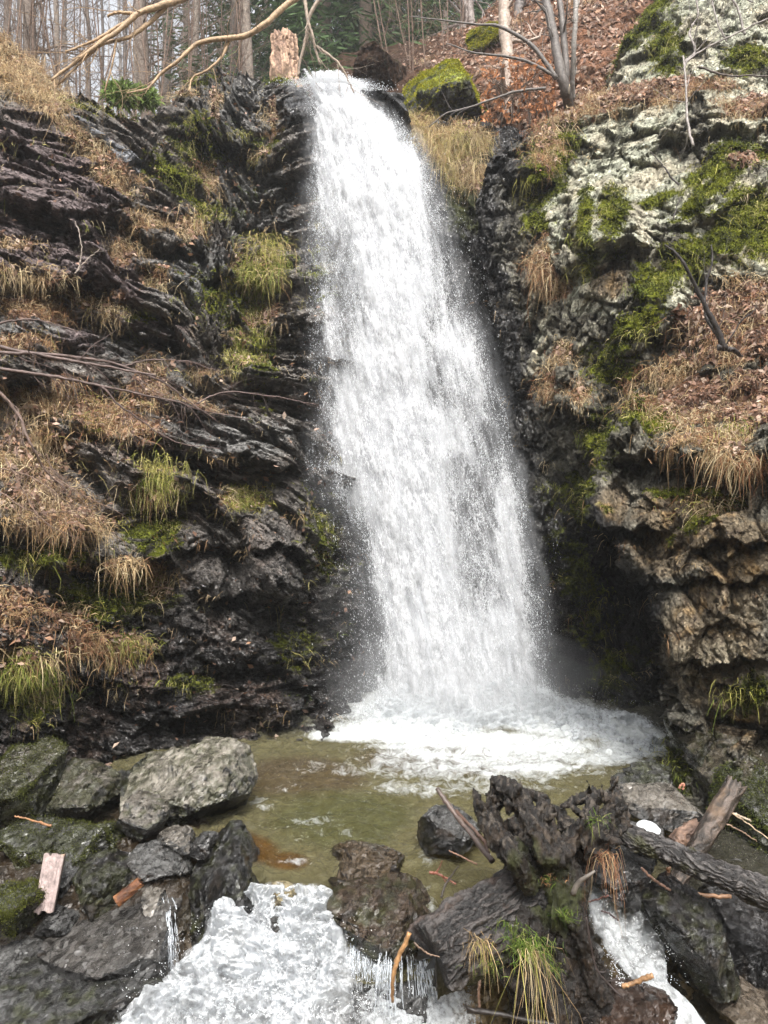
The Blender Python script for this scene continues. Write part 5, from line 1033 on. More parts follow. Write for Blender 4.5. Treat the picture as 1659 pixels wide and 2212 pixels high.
# earth mound with brown litter at the foot of the stump
B(8, [(800, 1210), (880, 1150), (960, 1120), (1100, 1140), (1220, 1180), (1290, 1280), (1200, 1360), (820, 1360)], 4.0, 'brown root-matted bank at the foot of the stump', seed=44, base=[.03, .017, .011], top=[.05, .027, .016], lean=.8, rough=.5, name='bank', cat='bank')
log_obj('fallen_log', c8(955, 352, 4.75), c8(1850, 730, 4.0), px(42, 4.75), px(66, 4.0), 420, ([.010, .008, .007], [.075, .068, .064], [.03, .02, .014]), None, 'thick dark bark-covered log slanting down to the right frame edge', 'log', .3, ridge=.012, kr=(30, 30, 8), nt_=300, nth=160, mossf=lambda V, nz: ss(.1, .5, nz)*ss(.6, 1.2, V[:, 0])*.6)
log_obj('fallen_log', c8(1235, 655, 4.75), c8(1520, 172, 5.05), px(36, 4.75), px(46, 5.05), 430, ([.02, .015, .011], [.11, .085, .07], [.14, .09, .055]), None, 'upright brown log leaning behind the thick dark log', 'log', .35, ridge=.005, kr=(16, 16, 3), nt_=160, nth=100)
log_obj('rotten_wood', c7(505, 680, 4.55), c7(608, 595, 4.6), px(26, 4.55), px(20, 4.6), 440, ([.09, .03, .01], [.24, .10, .035], [.03, .012, .007]), None, 'short orange rotten wood piece wedged between stones', 'driftwood', .3, ridge=.004, kr=(30, 30, 8), nt_=40, nth=50)
log_obj('rotten_wood', c8(1250, 430, 4.95), c8(1360, 350, 5.0), px(34, 4.95), px(26, 5.0), 445, ([.06, .035, .025], [.16, .10, .07], [.1, .06, .04]), None, 'flaky brown bark chunk under the leaning upright log', 'driftwood', .5, ridge=.02, kr=(14, 14, 6), nt_=60, nth=60)
# plank: a split board
def plank(corners, D0, D1, th_, label, col, name='plank'):
    (x0, y0), (x1, y1), (x2, y2), (x3, y3) = corners  # tl tr br bl
    s, t = np.meshgrid(np.linspace(0, 1, 40), np.linspace(0, 1, 90)); D = D0+(D1-D0)*t
    X = (x0*(1-s)+x1*s)*(1-t)+(x3*(1-s)+x2*s)*t; Y = (y0*(1-s)+y1*s)*(1-t)+(y3*(1-s)+y2*s)*t
    Y = Y+12*fbm(np.stack([s.ravel()*5, t.ravel()*.1, 0*s.ravel()], 1), 7, 3).reshape(s.shape)*(np.abs(t-.5)*2)**6+4*np.sin(s*9)*(t > .98)
    G = c7(X, Y, D); gr = fbm(np.stack([s.ravel()*16, t.ravel()*1.2, 0*s.ravel()], 1), 8, 4).reshape(s.shape); G[..., 1] -= .006*gr
    n = np.cross(G[0, -1]-G[0, 0], G[-1, 0]-G[0, 0]); n /= np.linalg.norm(n); n = n if n[1] > 0 else -n
    Bk = G+n*th_; V = np.concatenate([G.reshape(-1, 3), Bk.reshape(-1, 3)]); nr, nc = s.shape; q = grid_quads(nr, nc); N0 = nr*nc
    idx = np.arange(N0).reshape(nr, nc); ring = np.concatenate([idx[0], idx[1:, -1], idx[-1, ::-1][1:], idx[::-1, 0][1:]]); r2 = np.roll(ring, -1); side = np.stack([ring, r2, r2+N0, ring+N0], 1)
    c = np.asarray(col)+0*V; g2 = np.concatenate([gr.ravel(), gr.ravel()]); c = mixc(c, np.asarray(col)*.45, ss(.15, .5, g2)); c = mixc(c, [.3, .17, .07], ss(.2, .5, fbm(V*7, 9, 3))*.5)
    o = mk(name, V, [q, q[:, ::-1]+N0, side], M_WOOD, None, np.concatenate([c, .45+0*V[:, :1]], 1), False, origin=tuple(V.min(0))); return tag(o, label, name)
plank([(190, 478), (278, 474), (228, 722), (142, 732)], 4.72, 4.6, .03, 'bleached pinkish grey split plank standing against black rock', [.30, .235, .22])
def stick(n, L, r0, r1, col, label, rough=.4, forks=(), seg=8, name='stick', group=None):
    p = spline(pts_(n, L), 24); D = L[0][2]; rg_ = np.random.default_rng(int(L[0][0])); p = p+rg_.normal(size=p.shape)*.0018
    mb = MB(); mb.tube(p, np.linspace(px(r0, D), px(r1, D), 24)*rg_.uniform(.85, 1.15, 24), seg, (*col, rough), .25, 3)
    for (k, dx, dy, ln, r) in forks:
        q0 = p[k]; q1 = q0+np.array([dx, rg_.normal()*.05, dy])*ln; mb.tube(spline([q0, (q0+q1)/2+rg_.normal(size=3)*.01, q1], 8), np.linspace(px(r, D), px(r*.4, D), 8), 5, (*col, rough))
    o = mb.build(name, M_WOOD, None, True, origin=tuple(p.min(0))); return tag(o, label, name, group)
stick(8, [(228, 192, 4.75), (300, 295, 4.65), (380, 395, 4.5), (468, 508, 4.35)], 10, 12, [.085, .06, .05], 'long dark pole slanting from the pool to the stump')
stick(8, [(310, 290, 4.72), (370, 350, 4.6), (430, 420, 4.5), (450, 470, 4.4)], 7, 8, [.09, .05, .035], 'shorter brown branch lying along the long dark pole')
stick(8, [(112, 815, 3.95), (62, 925, 3.95), (40, 1000, 3.95), (36, 1115, 4.0)], 13, 7, [.34, .19, .085], 'peeled orange stick hanging off the left end of the trunk')
stick(8, [(1032, 1048, 4.0), (1090, 1028, 3.98), (1162, 1000, 3.95)], 9, 12, [.28, .16, .08], 'short peeled tan stick on the bank beside the right cascade')
stick(8, [(1195, 650, 4.6), (1300, 645, 4.6), (1400, 655, 4.6), (1500, 660, 4.6)], 9, 9, [.2, .11, .06], 'split reddish tan stick lying level under the log')
stick(8, [(280, 460, 4.5), (340, 490, 4.45), (405, 522, 4.4)], 3, 4, [.2, .11, .07], 'thin twig reaching from the black pool rock to the trunk')
stick(8, [(195, 555, 4.3), (240, 565, 4.3), (310, 605, 4.25)], 6, 4, [.15, .05, .03], 'red-brown forked twig on the trunk edge', forks=[(8, .3, .6, .12, 4), (14, .5, -.3, .08, 3)])
stick(8, [(246, 662, 4.15), (270, 600, 4.2), (320, 528, 4.3)], 5, 3, [.03, .022, .018], 'black twig sticking up in front of the trunk', forks=[(12, .6, -.1, .1, 3)])
stick(7, [(65, 312, 5.0), (120, 325, 5.0), (222, 355, 4.95)], 3, 5, [.26, .13, .06], 'thin orange stick in the shallow water by the left boulders')
stick(8, [(872, 750, 3.9), (895, 880, 3.9), (930, 990, 3.88), (1030, 1095, 3.85)], 4, 4, [.04, .03, .028], 'thin dark twig drooping over the small cascade', forks=[(15, .4, .4, .1, 3), (18, .5, .2, .12, 3)])
stick(8, [(415, 1020, 3.95), (408, 1080, 3.95), (412, 1150, 3.95)], 6, 6, [.16, .1, .07], 'brown upright stick below the trunk')
stick(8, [(360, 1150, 3.95), (500, 1165, 3.9), (620, 1195, 3.9), (760, 1215, 3.9)], 12, 9, [.02, .016, .014], 'black waterlogged branch along the bottom below the stump', forks=[(2, -.8, .7, .07, 10), (6, -.3, -.9, .1, 6)])
stick(8, [(860, 688, 4.35), (910, 675, 4.35), (972, 655, 4.3)], 3, 4, [.12, .06, .05], 'thin reddish twig crossing the right white water')
stick(8, [(940, 722, 4.4), (975, 735, 4.4), (1010, 762, 4.35)], 4, 4, [.06, .04, .04], 'small dark twig lying in the right white water')
stick(8, [(1110, 535, 4.5), (1170, 590, 4.5), (1235, 632, 4.5)], 5, 7, [.12, .07, .05], 'thin brown branch under the thick dark log')
stick(8, [(1215, 620, 4.7), (1222, 580, 4.7), (1230, 530, 4.7)], 9, 9, [.12, .06, .03], 'stubby brown stake beside the foot of the upright log')
stick(8, [(1505, 300, 4.9), (1580, 350, 4.8), (1700, 440, 4.7)], 3, 2, [.4, .3, .2], 'pale dry stem at the right edge above the log')
stick(8, [(1480, 345, 4.9), (1540, 375, 4.9), (1610, 420, 4.9)], 3, 2, [.25, .17, .12], 'thin grey stem below the pale dry stem')
stick(8, [(1510, 300, 4.95), (1545, 315, 4.95), (1585, 332, 4.9)], 5, 4, [.4, .32, .24], 'short broken pale stem behind the upright log')
stick(8, [(130, 860, 3.9), (190, 905, 3.88), (240, 920, 3.87)], 5, 3, [.14, .09, .06], 'small twig on the cut end of the trunk')
stick(8, [(1275, 190, 5.5), (1285, 175, 5.5), (1297, 178, 5.5), (1290, 195, 5.5)], 5, 5, [.4, .18, .12], 'curled pink-brown bark strip on the far rock')
boulder(C(8, [(1096, 360), (1118, 338), (1158, 340), (1188, 364), (1184, 384), (1130, 382)]), 4.72, 'rounded white foam lump on the grey stone behind the log', seed=60, base=[.9, .9, .9], rough=.6, name='foam_lump', cat='foam', lean=.3, cuts=0, fac=.3, mat=M_DROP)

# ------------------------------------------------------------------ branches hanging into the view
def twiggy(mb, p, r, col, rg, n, ln, down=.35, depth=2, rough=.6, spread=.8):
    m = len(p)
    for k in range(n):
        i = int(rg.uniform(.15, .98)*(m-1)); t = p[min(i+1, m-1)]-p[max(i-1, 0)]; t /= np.linalg.norm(t)+1e-9
        d = t*.8+rg.normal(size=3)*spread*np.array([.7, .6, .7])+np.array([0, 0, -down]); d /= np.linalg.norm(d)
        L = ln*rg.uniform(.4, 1.3); q = [p[i]]
        for s in range(6): d = d+rg.normal(size=3)*.18; d /= np.linalg.norm(d); q.append(q[-1]+d*L/6)
        q = np.array(q); rr = r*.45*(1-i/m*.5); mb.tube(q, np.linspace(rr, rr*.3, 7), 4, (*col, rough))
        if depth > 1: twiggy(mb, q, rr, col, rg, rg.integers(2, 5), ln*.5, down, depth-1, rough, spread)
def limb(name, n, lines, col, label, ntw, ln, seed, down=.3, cat='branch', depth=2, rough=.6, spread=.8):
    rg_ = np.random.default_rng(seed); mb = MB(); org = None
    for L, r0, r1, k in lines:
        p = spline(pts_(n, L), 40); p = p+np.cumsum(rg_.normal(size=p.shape)*.004, 0)*.7; D = L[0][2]
        if org is None: org = tuple(p[0])
        mb.tube(p, np.linspace(px(r0, D), px(r1, D), 40)*rg_.uniform(.9, 1.1, 40), 8, (*col, rough)); twiggy(mb, p, px(r1*1.6, D), col, rg_, int(ntw*k), ln, down, depth, rough, spread)
    o = mb.build(name, M_WOOD, None, True, origin=org); return tag(o, label, cat)
BRC = [.11, .075, .065]
limb('hanging_branch', 3, [([(-60, 360, 5.2), (100, 398, 5.25), (300, 420, 5.3), (500, 450, 5.4), (700, 520, 5.5), (800, 590, 5.55), (930, 680, 5.6)], 9, 2, 1), ([(-60, 395, 5.2), (120, 405, 5.25), (330, 435, 5.3), (520, 468, 5.4), (640, 500, 5.45)], 9, 4, .3),
    ([(530, 460, 5.4), (640, 432, 5.45), (800, 435, 5.5), (960, 490, 5.6)], 4, 1.5, .5)], BRC, 'long reddish brown branch reaching right from the left edge, upper one of two', 34, .32, 1)
limb('hanging_branch', 3, [([(-60, 462, 5.1), (200, 500, 5.2), (420, 545, 5.3), (600, 590, 5.4), (780, 628, 5.5), (900, 665, 5.6), (1100, 700, 5.7)], 8, 2, 1), ([(440, 550, 5.3), (520, 640, 5.35), (600, 690, 5.4), (760, 790, 5.5), (950, 830, 5.6)], 5, 1.5, .8),
    ([(850, 620, 5.5), (980, 577, 5.6), (1200, 600, 5.7), (1370, 632, 5.8)], 4, 1.5, .5)], BRC, 'long brown branch from the left edge forking below the upper branch', 34, .32, 2)
limb('hanging_branch', 3, [([(-60, 500, 4.9), (0, 580, 4.95), (80, 670, 5.0), (140, 790, 5.0), (200, 900, 5.1), (300, 1000, 5.2)], 10, 3, 1), ([(75, 670, 5.0), (60, 740, 5.0), (60, 860, 5.05)], 4, 2, .4)], [.16, .11, .09], 'pale branch bending steeply down at the left edge', 12, .4, 3)
limb('hanging_branch', 3, [([(-40, 285, 6), (100, 255, 6), (200, 262, 6), (330, 300, 6)], 5, 2, 1)], BRC, 'thin branch at the left edge above the two long branches', 8, .25, 4)
limb('bramble', 3, [([(0, 900, 5.6), (150, 930, 5.6), (260, 1000, 5.6), (400, 1080, 5.7)], 3, 1.5, 1), ([(0, 1000, 5.6), (100, 1080, 5.6), (230, 1100, 5.7), (420, 1070, 5.7)], 3, 1.5, 1), ([(20, 850, 5.6), (100, 1000, 5.6), (180, 1120, 5.6), (330, 1200, 5.7)], 3, 1.5, 1), ([(200, 840, 5.6), (240, 940, 5.6), (380, 1040, 5.6), (520, 1120, 5.8)], 3, 1.5, 1), ([(60, 960, 5.6), (200, 900, 5.6), (300, 960, 5.6)], 3, 1, 1)], [.17, .11, .08], 'tangle of thin dry twigs over the lower left grass', 26, .3, 5, cat='dry shrub')
limb('bare_shrub', 1, [([(330, 1170, 7.2), (350, 1080, 7.2), (330, 950, 7.2)], 3, 1.5, .6), ([(320, 1180, 7.2), (400, 1110, 7.2), (440, 1090, 7.2)], 3, 1.5, .6)], [.3, .25, .21], 'thin pale leafless shrub on the left ledge', 6, .25, 6, down=-.3, cat='shrub')
TAN = [.30, .20, .11]
limb('leaning_branch', 1, [([(1380, -80, 9.6), (1240, 18, 9.5), (1150, 100, 9.4), (1060, 150, 9.4), (930, 165, 9.3), (850, 187, 9.3), (780, 250, 9.2), (700, 310, 9.2), (650, 365, 9.1), (560, 388, 9.0)], 15, 3, 1), ([(1000, 158, 9.4), (955, 245, 9.35), (900, 300, 9.3), (835, 340, 9.3), (815, 400, 9.2)], 7, 3, .6)], TAN, 'long tan bare limb crossing the trees down to the outcrop', 9, .8, 7, .2)
limb('leaning_branch', 1, [([(900, -60, 9.6), (790, -5, 9.5), (700, 30, 9.4), (600, 65, 9.3), (520, 130, 9.2), (430, 190, 9.1), (300, 290, 9.0), (220, 350, 8.9)], 17, 5, 1), ([(720, 20, 9.45), (650, 95, 9.4), (560, 158, 9.3), (450, 192, 9.2), (380, 250, 9.1), (250, 370, 9.0)], 11, 4, .8), ([(600, 62, 9.3), (500, 120, 9.2), (400, 175, 9.1), (290, 215, 9.0)], 8, 4, .5), ([(600, 60, 9.3), (530, 62, 9.3), (475, 68, 9.3)], 8, 5, .2),
    ([(500, 165, 9.2), (490, 260, 9.2), (455, 400, 9.2)], 5, 3, .3)], TAN, 'thick forked tan bare limb leaning over the straw slope at upper left', 9, .9, 8, .25)
limb('leaning_branch', 1, [([(1310, -60, 10), (1330, 80, 10), (1358, 170, 10), (1382, 275, 10)], 9, 5, .6), ([(1420, -60, 10), (1345, 50, 10), (1330, 130, 10), (1300, 250, 10), (1290, 320, 10)], 9, 5, .6), ([(1370, 200, 10), (1450, 260, 10), (1500, 330, 10), (1530, 400, 10)], 6, 3, .6)], [.26, .2, .15], 'crossed bare limbs hanging above the waterfall lip', 7, .5, 9)
limb('leafless_tree', 2, [([(745, 340, 10.4), (650, 205, 10.4), (500, 112, 10.4), (380, 97, 10.4), (110, 70, 10.4)], 11, 2, 1), ([(745, 330, 10.4), (600, 262, 10.4), (400, 235, 10.4), (270, 195, 10.4)], 8, 2, 1), ([(700, 380, 10.2), (550, 400, 10.2), (400, 460, 10.2), (280, 500, 10.2), (200, 560, 10.2)], 6, 2, .7), ([(800, 470, 10.9), (780, 370, 10.6), (735, 150, 10.6), (690, -60, 10.7)], 24, 16, .5), ([(800, 440, 10.9), (790, 340, 10.7), (775, 150, 10.7), (750, -60, 10.8)], 16, 12, .5)], [.11, .095, .085], 'grey leafless tree with arching limbs on the right slope rim', 9, .6, 10, .0, cat='tree')
limb('leafless_tree', 2, [([(815, 430, 11.0), (818, 320, 10.8), (822, 150, 10.6), (826, -60, 10.6)], 12, 10, 1)], [.24, .22, .2], 'slim pale grey trunk just right of the arching tree', 6, .5, 11, .0, cat='tree')
limb('leafless_tree', 2, [([(530, 520, 11.5), (536, 300, 11.6), (520, 120, 11.7), (512, -60, 11.8)], 32, 24, 1)], [.32, .25, .2], 'thick pale pinkish trunk rising through orange leaves', 5, .8, 12, .0, cat='tree')
limb('leafless_tree', 2, [([(330, 160, 17), (345, 60, 17), (330, -60, 17)], 16, 14, 1), ([(385, 150, 17), (375, 50, 17), (380, -60, 17)], 18, 16, 1)], [.24, .2, .18], 'pair of grey trunks behind the moss-capped knob', 5, 1.2, 13, .0, cat='tree')
limb('leafless_tree', 2, [([(600, 150, 15), (585, 60, 15), (600, -60, 15)], 24, 20, 1)], [.14, .12, .11], 'dark trunk behind the thick pale pinkish trunk', 5, 1.0, 14, .0, cat='tree')
limb('leafless_shrub', 4, [([(1475, 385, 6.7), (1430, 280, 6.65), (1350, 140, 6.6), (1270, -5, 6.5), (1190, -70, 6.5)], 15, 3, 1), ([(1460, 350, 6.7), (1400, 240, 6.75), (1390, 130, 6.8), (1415, 10, 6.8), (1410, -60, 6.8)], 9, 3, .8), ([(1440, 380, 6.7), (1500, 395, 6.7), (1550, 415, 6.9)], 14, 6, .2)], [.03, .024, .022], 'black leafless shrub leaning out over the leaf slope', 7, .45, 15, -.2, cat='shrub')
limb('leafless_shrub', 2, [([(1275, 800, 7.6), (1200, 710, 7.6), (1140, 655, 7.6)], 4, 1.5, .5), ([(1250, 950, 7.4), (1275, 850, 7.5)], 3, 1.5, .4)], [.04, .03, .03], 'thin dark twig shrub on the pale mossy rock', 5, .3, 16, -.2, cat='shrub')
limb('leafless_shrub', 2, [([(1335, 630, 8.3), (1310, 520, 8.4), (1300, 400, 8.5), (1285, 250, 8.6)], 6, 4, .8), ([(1290, 300, 8.6), (1340, 240, 8.6), (1500, 150, 8.5), (1680, 60, 8.4)], 5, 3, .8), ([(1300, 270, 8.7), (1350, 210, 8.7), (1325, 130, 8.8), (1360, 60, 8.8), (1340, -60, 8.8)], 6, 3, 1), ([(1480, 180, 8.6), (1440, 100, 8.6), (1400, -60, 8.7)], 4, 2, 1), ([(1560, 150, 8.5), (1530, 40, 8.5), (1480, -40, 8.5), (1600, 20, 8.5)], 5, 3, .6)], [.25, .22, .2], 'pale crooked saplings tangled at the top right', 9, .5, 17, .1, cat='shrub')
limb('leafless_shrub', 2, [([(1360, 290, 8.2), (1450, 325, 8.2), (1560, 325, 8.2), (1700, 320, 8.2)], 5, 3, 1)], [.08, .06, .05], 'low dark branch reaching in from the right frame edge', 6, .3, 18, .0, cat='branch')
# broken stump on the rim
o = log_obj('broken_stump', P(618, 200, 12.2), P(613, 78, 12.2), .24, .19, 470, ([.2, .12, .08], [.42, .27, .18], [.12, .08, .05]), None, 'snapped orange-brown dead trunk beside the waterfall lip', 'tree stump', .7, ridge=.03, kr=(14, 14, 1.5), nt_=90, nth=110)

# ------------------------------------------------------------------ leaf-bearing shrubs and conifers
def leaf_cloud(name, parent, u0, u1, v0, v1, D, n, cols, seed, sz=(.03, .055), tri=0):
    r0 = np.random.default_rng(seed); u = r0.uniform(u0, u1, n); v = r0.uniform(v0, v1, n); k = fbm(np.stack([u/22, v/22, 0*u], 1), seed, 3) > .02; u, v = u[k], v[k]; n = len(u)
    r = P(u, v, D+r0.normal(size=n)*.35); nn = r0.normal(size=(n, 3)); nn /= np.linalg.norm(nn, axis=1, keepdims=True); a = np.cross(nn, r0.normal(size=(n, 3))); a /= np.linalg.norm(a, axis=1, keepdims=True)+1e-6; b = np.cross(nn, a); s = r0.uniform(*sz, n)[:, None]
    V = np.stack([r-a*s, r+b*s*.5, r+a*s, r-b*s*.5], 1).reshape(-1, 3); c = np.array(cols)[r0.integers(0, len(cols), n)]*r0.uniform(.6, 1.3, (n, 1))
    return mk(name, V, [np.arange(n)[:, None]*4+np.arange(4)[None]], M_LEAF, parent, np.concatenate([np.repeat(np.clip(c, 0, 1), 4, 0), np.ones((n*4, 1))], 1), False)
bs = thing('beech_sapling', tuple(P(1110, 240, 11.2)), 'beech sapling still holding orange leaves under the pale pinkish trunk', 'shrub')
rgb_ = np.random.default_rng(3); mb = MB()
for k in range(14):
    u0 = rgb_.uniform(1060, 1190); p = spline([P(u0, 260+rgb_.normal()*15, 11.2), P(u0+rgb_.normal()*15, 210, 11.1), P(u0+rgb_.normal()*40, 130+rgb_.random()*50, 11)], 10); mb.tube(p, np.linspace(.015, .004, 10), 5, (.12, .09, .07, .7)); twiggy(mb, p, .008, [.12, .09, .07], rgb_, 6, .5, 0)
mb.build('stems', M_WOOD, bs); leaf_cloud('leaves', bs, 1040, 1200, 120, 265, 11.1, 2600, [[.5, .22, .1], [.56, .3, .17], [.38, .16, .07]], 4, (.022, .045))
def plateau_at(x, y): return float(plateau_z(np.array([[x, y, 0.]]))[0])
def bare_tree(seed, Ht, r, col):
    rg_ = np.random.default_rng(seed); t = thing('bare_tree', (0, 0, 0), 'x', 'tree'); mb = MB(); z = np.linspace(0, Ht, 22)
    p = np.stack([np.cumsum(rg_.normal(size=22)*.05), np.cumsum(rg_.normal(size=22)*.05), z], 1); mb.tube(p, r*(1-.75*(z/Ht)**1.2), 9, (*col, .85), .12); mb.build('trunk', M_BARK, t)
    mb = MB()
    for k in range(70):
        zz = rg_.uniform(.12, .98)*Ht; i = int(zz/Ht*21); a = rg_.uniform(0, 2*PI); L = rg_.uniform(.8, 2.6)*(1-.5*zz/Ht); q = [np.array([np.interp(zz, z, p[:, 0]), np.interp(zz, z, p[:, 1]), zz])]; d = np.array([math.cos(a), math.sin(a), rg_.uniform(.1, .9)])
        for s in range(6): d = d+rg_.normal(size=3)*.2; d /= np.linalg.norm(d); q.append(q[-1]+d*L/6)
        q = np.array(q); rr = r*.22*(1-.6*zz/Ht); mb.tube(q, np.linspace(rr, rr*.25, 7), 4, (*col, .85)); twiggy(mb, q, rr*.8, col, rg_, 6, L*.5, -.1, 2)
    mb.build('crown', M_BARK, t); return t
def conifer(seed, Ht, r, col):
    rg_ = np.random.default_rng(seed); t = thing('conifer', (0, 0, 0), 'x', 'tree'); mb = MB(); z = np.linspace(0, Ht, 12); mb.tube(np.stack([0*z, 0*z, z], 1), r*(1-.9*z/Ht), 8, (.1, .075, .055, .9)); mb.build('trunk', M_BARK, t)
    n = 15000; zz = Ht*(.08+.92*(1-np.sqrt(rg_.random(n)))); lay = np.floor(zz/.45)*.45+.2*rg_.random(n); a0 = rg_.integers(0, 9, n)*(2*PI/9)+np.floor(zz/.45)*1.3+rg_.normal(size=n)*.11
    R0 = .28*Ht*(1-zz/Ht)**.8; rad = R0*np.sqrt(rg_.random(n)); pos = np.stack([rad*np.cos(a0), rad*np.sin(a0), lay-rad*.28-rg_.random(n)*.25], 1)
    d = np.stack([np.cos(a0+rg_.normal(size=n)*.8), np.sin(a0+rg_.normal(size=n)*.8), -.4+.3*rg_.normal(size=n)], 1); L = rg_.uniform(.12, .3, n)[:, None]; sd = np.cross(d, rg_.normal(size=(n, 3))); sd /= np.linalg.norm(sd, axis=1, keepdims=True); w_ = .02
    V = np.stack([pos-sd*w_, pos+sd*w_, pos+d*L+sd*w_*.5, pos+d*L-sd*w_*.5], 1).reshape(-1, 3); c = np.array([col])*rg_.uniform(.5, 1.6, (n, 1)); mk('crown', V, [np.arange(n)[:, None]*4+np.arange(4)[None]], M_LEAF, t, np.concatenate([np.repeat(c, 4, 0), np.ones((n*4, 1))], 1), False); return t
def tree_copy(o, loc, rz, s, label, group):
    c = o.copy(); COL.objects.link(c); c.location = loc; c.rotation_euler = (0, 0, rz); c.scale = (s, s, s); c['label'] = label; c['group'] = group
    for ch in list(o.children):
        d = ch.copy(); COL.objects.link(d); d.parent = c
    return c
TP = [bare_tree(900+i, 17+i % 3*2, .075+.028*(i % 4), [[.15, .12, .10], [.2, .165, .135], [.12, .10, .085], [.17, .135, .11], [.10, .085, .075]][i]) for i in range(5)]
CP = [conifer(950+i, 15+2*i, .2, [[.035, .07, .03], [.05, .085, .03]][i]) for i in range(2)]
rgt = np.random.default_rng(17)
TR = [(15, 18, 0), (62, 16, 3), (118, 26, 1), (150, 32, 2), (195, 22, 0), (232, 30, 4), (262, 36, 2), (290, 24, 1), (322, 18, 3), (350, 22, 2), (372, 34, 0), (398, 26, 3), (418, 19, 1), (446, 30, 4), (470, 24, 0), (495, 34, 2), (512, 20, 2), (545, 16, 1), (566, 28, 3), (585, 36, 0), (30, 34, 2), (90, 38, 4), (180, 42, 0), (305, 44, 1), (340, 40, 4), (430, 42, 2), (480, 46, 0), (530, 40, 4), (640, 30, 2), (700, 24, 3), (750, 36, 0), (805, 28, 1), (860, 22, 2), (915, 26, 4), (960, 20, 0), (-60, 22, 1), (-120, 30, 0), (1240, 18, 2), (1330, 20, 0)]
for i, (u, D, k) in enumerate(TR):
    x, y, _ = P(u, 0, D); zb = plateau_at(x, y)-.3; s = rgt.uniform(.9, 1.25); lab = 'leafless grey-brown tree in the wood behind the waterfall rim'
    src = TP[k]
    if not src.get('used'): src['used'] = 1; src.location = (x, y, zb); src.scale = (s, s, s); src['label'] = lab; src['group'] = 'leafless trees behind the rim'
    else: tree_copy(src, (x, y, zb), rgt.uniform(0, 6.28), s, lab, 'leafless trees behind the rim')
CN = [(655, 22, 0), (700, 19, 1), (748, 24, 0), (790, 18, 1), (835, 22, 0), (890, 25, 1), (945, 22, 0), (610, 34, 1), (1000, 26, 1)]
for i, (u, D, k) in enumerate(CN):
    D = D*1.15+1; x, y, _ = P(u, 0, D); zb = plateau_at(x, y)-1.; s = rgt.uniform(1.2, 1.6); lab = 'dark green spruce among the leafless trees behind the rim'
    src = CP[k]
    if not src.get('used'): src['used'] = 1; src.location = (x, y, zb); src.scale = (s, s, s); src['label'] = lab; src['group'] = 'dark spruces behind the rim'
    else: tree_copy(src, (x, y, zb), rgt.uniform(0, 6.28), s, lab, 'dark spruces behind the rim')
near = {(15, 18, 0): 'leafless tree rising over the top of the straw slope at the left frame edge', (62, 16, 3): 'thick grey-brown trunk just behind the straw slope crest', (195, 22, 0): 'leafless trunk above the small green bush behind the straw slope', (290, 24, 1): 'leafless trunk above the low dark green bush left of the outcrop', (322, 18, 3): 'leafless grey trunk crossed by the thick forked tan limb', (418, 19, 1): 'leafless trunk rising behind the left shoulder of the rock outcrop', (512, 20, 2): 'leafless trunk behind the middle of the rock outcrop', (545, 16, 1): 'nearest grey trunk just left of the snapped orange-brown dead trunk', (860, 22, 2): 'leafless trunk above the moss-capped knob', (960, 20, 0): 'leafless trunk between the moss-capped knob and the pair of grey trunks'}
for i, (u, D, k) in enumerate(TR):
    if (u, D, k) in near:
        x, y, _ = P(u, 0, D); o_ = min((q for q in COL.objects if q.name.startswith('bare_tree')), key=lambda q: abs(q.location.x-x)+abs(q.location.y-y)); o_['label'] = near[(u, D, k)]
for s_ in TP+CP:
    if 'used' in s_: del s_['used']
# far wood
mb = MB(); rgw = np.random.default_rng(41)
for k in range(210):
    x = rgw.uniform(-45, 40); y = rgw.uniform(45, 85); z0 = 8; h_ = rgw.uniform(24, 38); c = [.13, .12, .11]; p = np.array([[x, y, z0], [x+rgw.normal()*.4, y, z0+h_*.5], [x+rgw.normal()*.8, y, z0+h_]])
    mb.tube(p, [.2, .15, .04], 5, (*c, .9))
    for j in range(26):
        t = rgw.uniform(.2, 1); q0 = np.array([x, y, z0+h_*t]); d = rgw.normal(size=3); d[2] = abs(d[2])+.3; d /= np.linalg.norm(d); L = rgw.uniform(1, 4); mb.tube(np.array([q0, q0+d*L*.5+rgw.normal(size=3)*.15, q0+d*L+rgw.normal(size=3)*.3]), [.045, .03, .012], 3, (*c, .9))
o = mb.build('far_wood', M_BARK); tag(o, 'hazy mass of bare trees far behind the rim', 'wood', None, 'stuff')
for i, (u, D, n_) in enumerate([(20, 13, 5), (70, 14, 5), (120, 13.5, 4), (165, 15, 4), (215, 15, 3), (330, 15, 5), (395, 16, 5), (470, 17, 5), (-40, 13, 8), (540, 15, 4), (900, 15, 5), (960, 16, 5)]):
    p0 = P(u, 0, D); zb = plateau_at(p0[0], D)-.3; t = thing('bare_shrub', (p0[0], D, zb), 'tall brown leafless shrub behind the straw slope and outcrop', 'shrub', 'brown leafless shrubs behind the rim'); r0 = np.random.default_rng(700+i); mb = MB()
    for k in range(n_):
        top = np.array([p0[0]+r0.normal()*.9, D+r0.normal()*.6, 17.5+r0.normal()]); q = spline([np.array([p0[0]+r0.normal()*.2, D, zb]), (top+[p0[0], D, zb])/2+r0.normal(size=3)*.25, top], 16)
        mb.tube(q, np.linspace(.018, .005, 16), 5, (.17, .115, .085, .8)); twiggy(mb, q, .012, [.17, .115, .085], r0, 44, 1.2, -.1, 2, .8, 1.0)
    mb.build('stems', M_BARK, t)
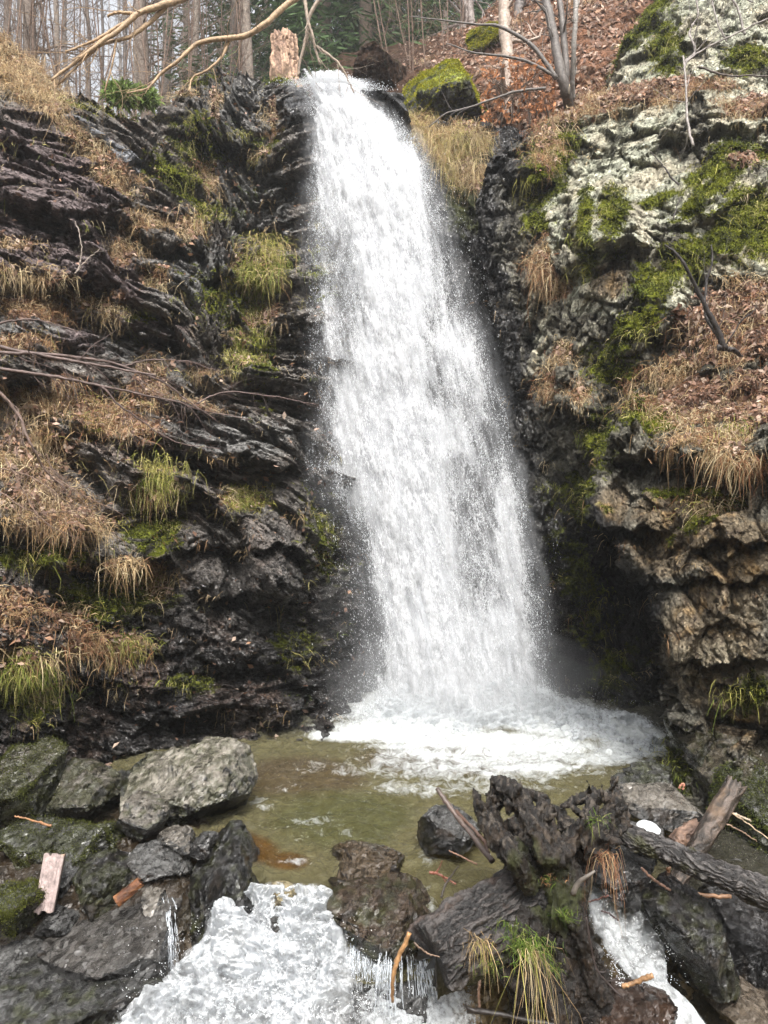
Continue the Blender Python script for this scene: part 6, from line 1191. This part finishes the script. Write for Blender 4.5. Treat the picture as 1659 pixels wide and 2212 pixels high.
# small green undergrowth on the rim behind the straw slope
for nm_, (u, v, D, s, n), lab in (('evergreen_bush', (262, 205, 11.8, .26, 900), 'small green bush behind the straw slope'), ('evergreen_bush', (312, 212, 12, .22, 600), 'low dark green bush between green bush and outcrop')):
    r0 = np.random.default_rng(int(u)); p0 = P(u, v, D); d = r0.normal(size=(n, 3)); d /= np.linalg.norm(d, axis=1, keepdims=True); r = p0+d*(r0.random((n, 1))**.4)*s*np.array([1.1, .9, .7])
    cc = np.array([[.14, .2, .045]])*r0.uniform(.5, 1.6, (n, 1)); V, Q, c = blades(r, d, r0.uniform(.08, .16, n), np.full(n, .03), np.full(n, .3), .5, cc, r0, .6, .5, 3); o = mk(nm_, V, [Q], M_LEAF, None, c, False, origin=tuple(p0-[0, 0, s])); tag(o, lab, 'bush')
# ------------------------------------------------------------------ air and drifting mist
def vol(name, dens, col):
    m, nt, out, N, L = newmat(name); v = N('VolumePrincipled'); v.inputs['Color'].default_value = (*col, 1); v.inputs['Density'].default_value = dens; v.inputs['Anisotropy'].default_value = .3; L(v.outputs[0], out.inputs['Volume']); return m
def mist(u, v, D, rx, ry, rz, dens, label):
    V, T = ICO[4]; c = P(u, v, D); W = V*np.array([rx, ry, rz])+c; W = W+(V*fbm(V*1.3+u, 9, 3)[:, None]*.25*np.array([rx, ry, rz])); W[:, 2] = np.maximum(W[:, 2], .02+.01*V[:, 0])
    o = mk('mist', W, [T], vol('mist %g' % dens, dens, (.95, .96, .97)), None, None, True, origin=tuple(c)); tag(o, label, 'mist', None, 'stuff')
mist(1000, 1480, 8.3, 1.5, .8, .75, .16, 'pale spray mist at the foot of the fall')
mist(1010, 1500, 8.2, 1.0, .6, .45, .35, 'dense low spray mist where the fall meets the pool')
mist(1240, 1520, 8.3, .8, .5, .5, .045, 'thin mist drifting right of the fall foot')
mist(790, 1400, 8.7, .6, .4, 1.2, .12, 'thin mist left of the lower fall')
bx = bmesh.new(); bmesh.ops.create_cube(bx, size=1); me = bpy.data.meshes.new('haze'); bx.to_mesh(me); bx.free(); hz = bpy.data.objects.new('haze', me); COL.objects.link(hz)
hz.scale = (260, 260, 62); hz.location = (0, 80, 29); me.materials.append(vol('haze', .0019, (.93, .95, .97))); tag(hz, 'pale damp air filling the gorge and wood', 'haze', None, 'stuff')
#@@PART4
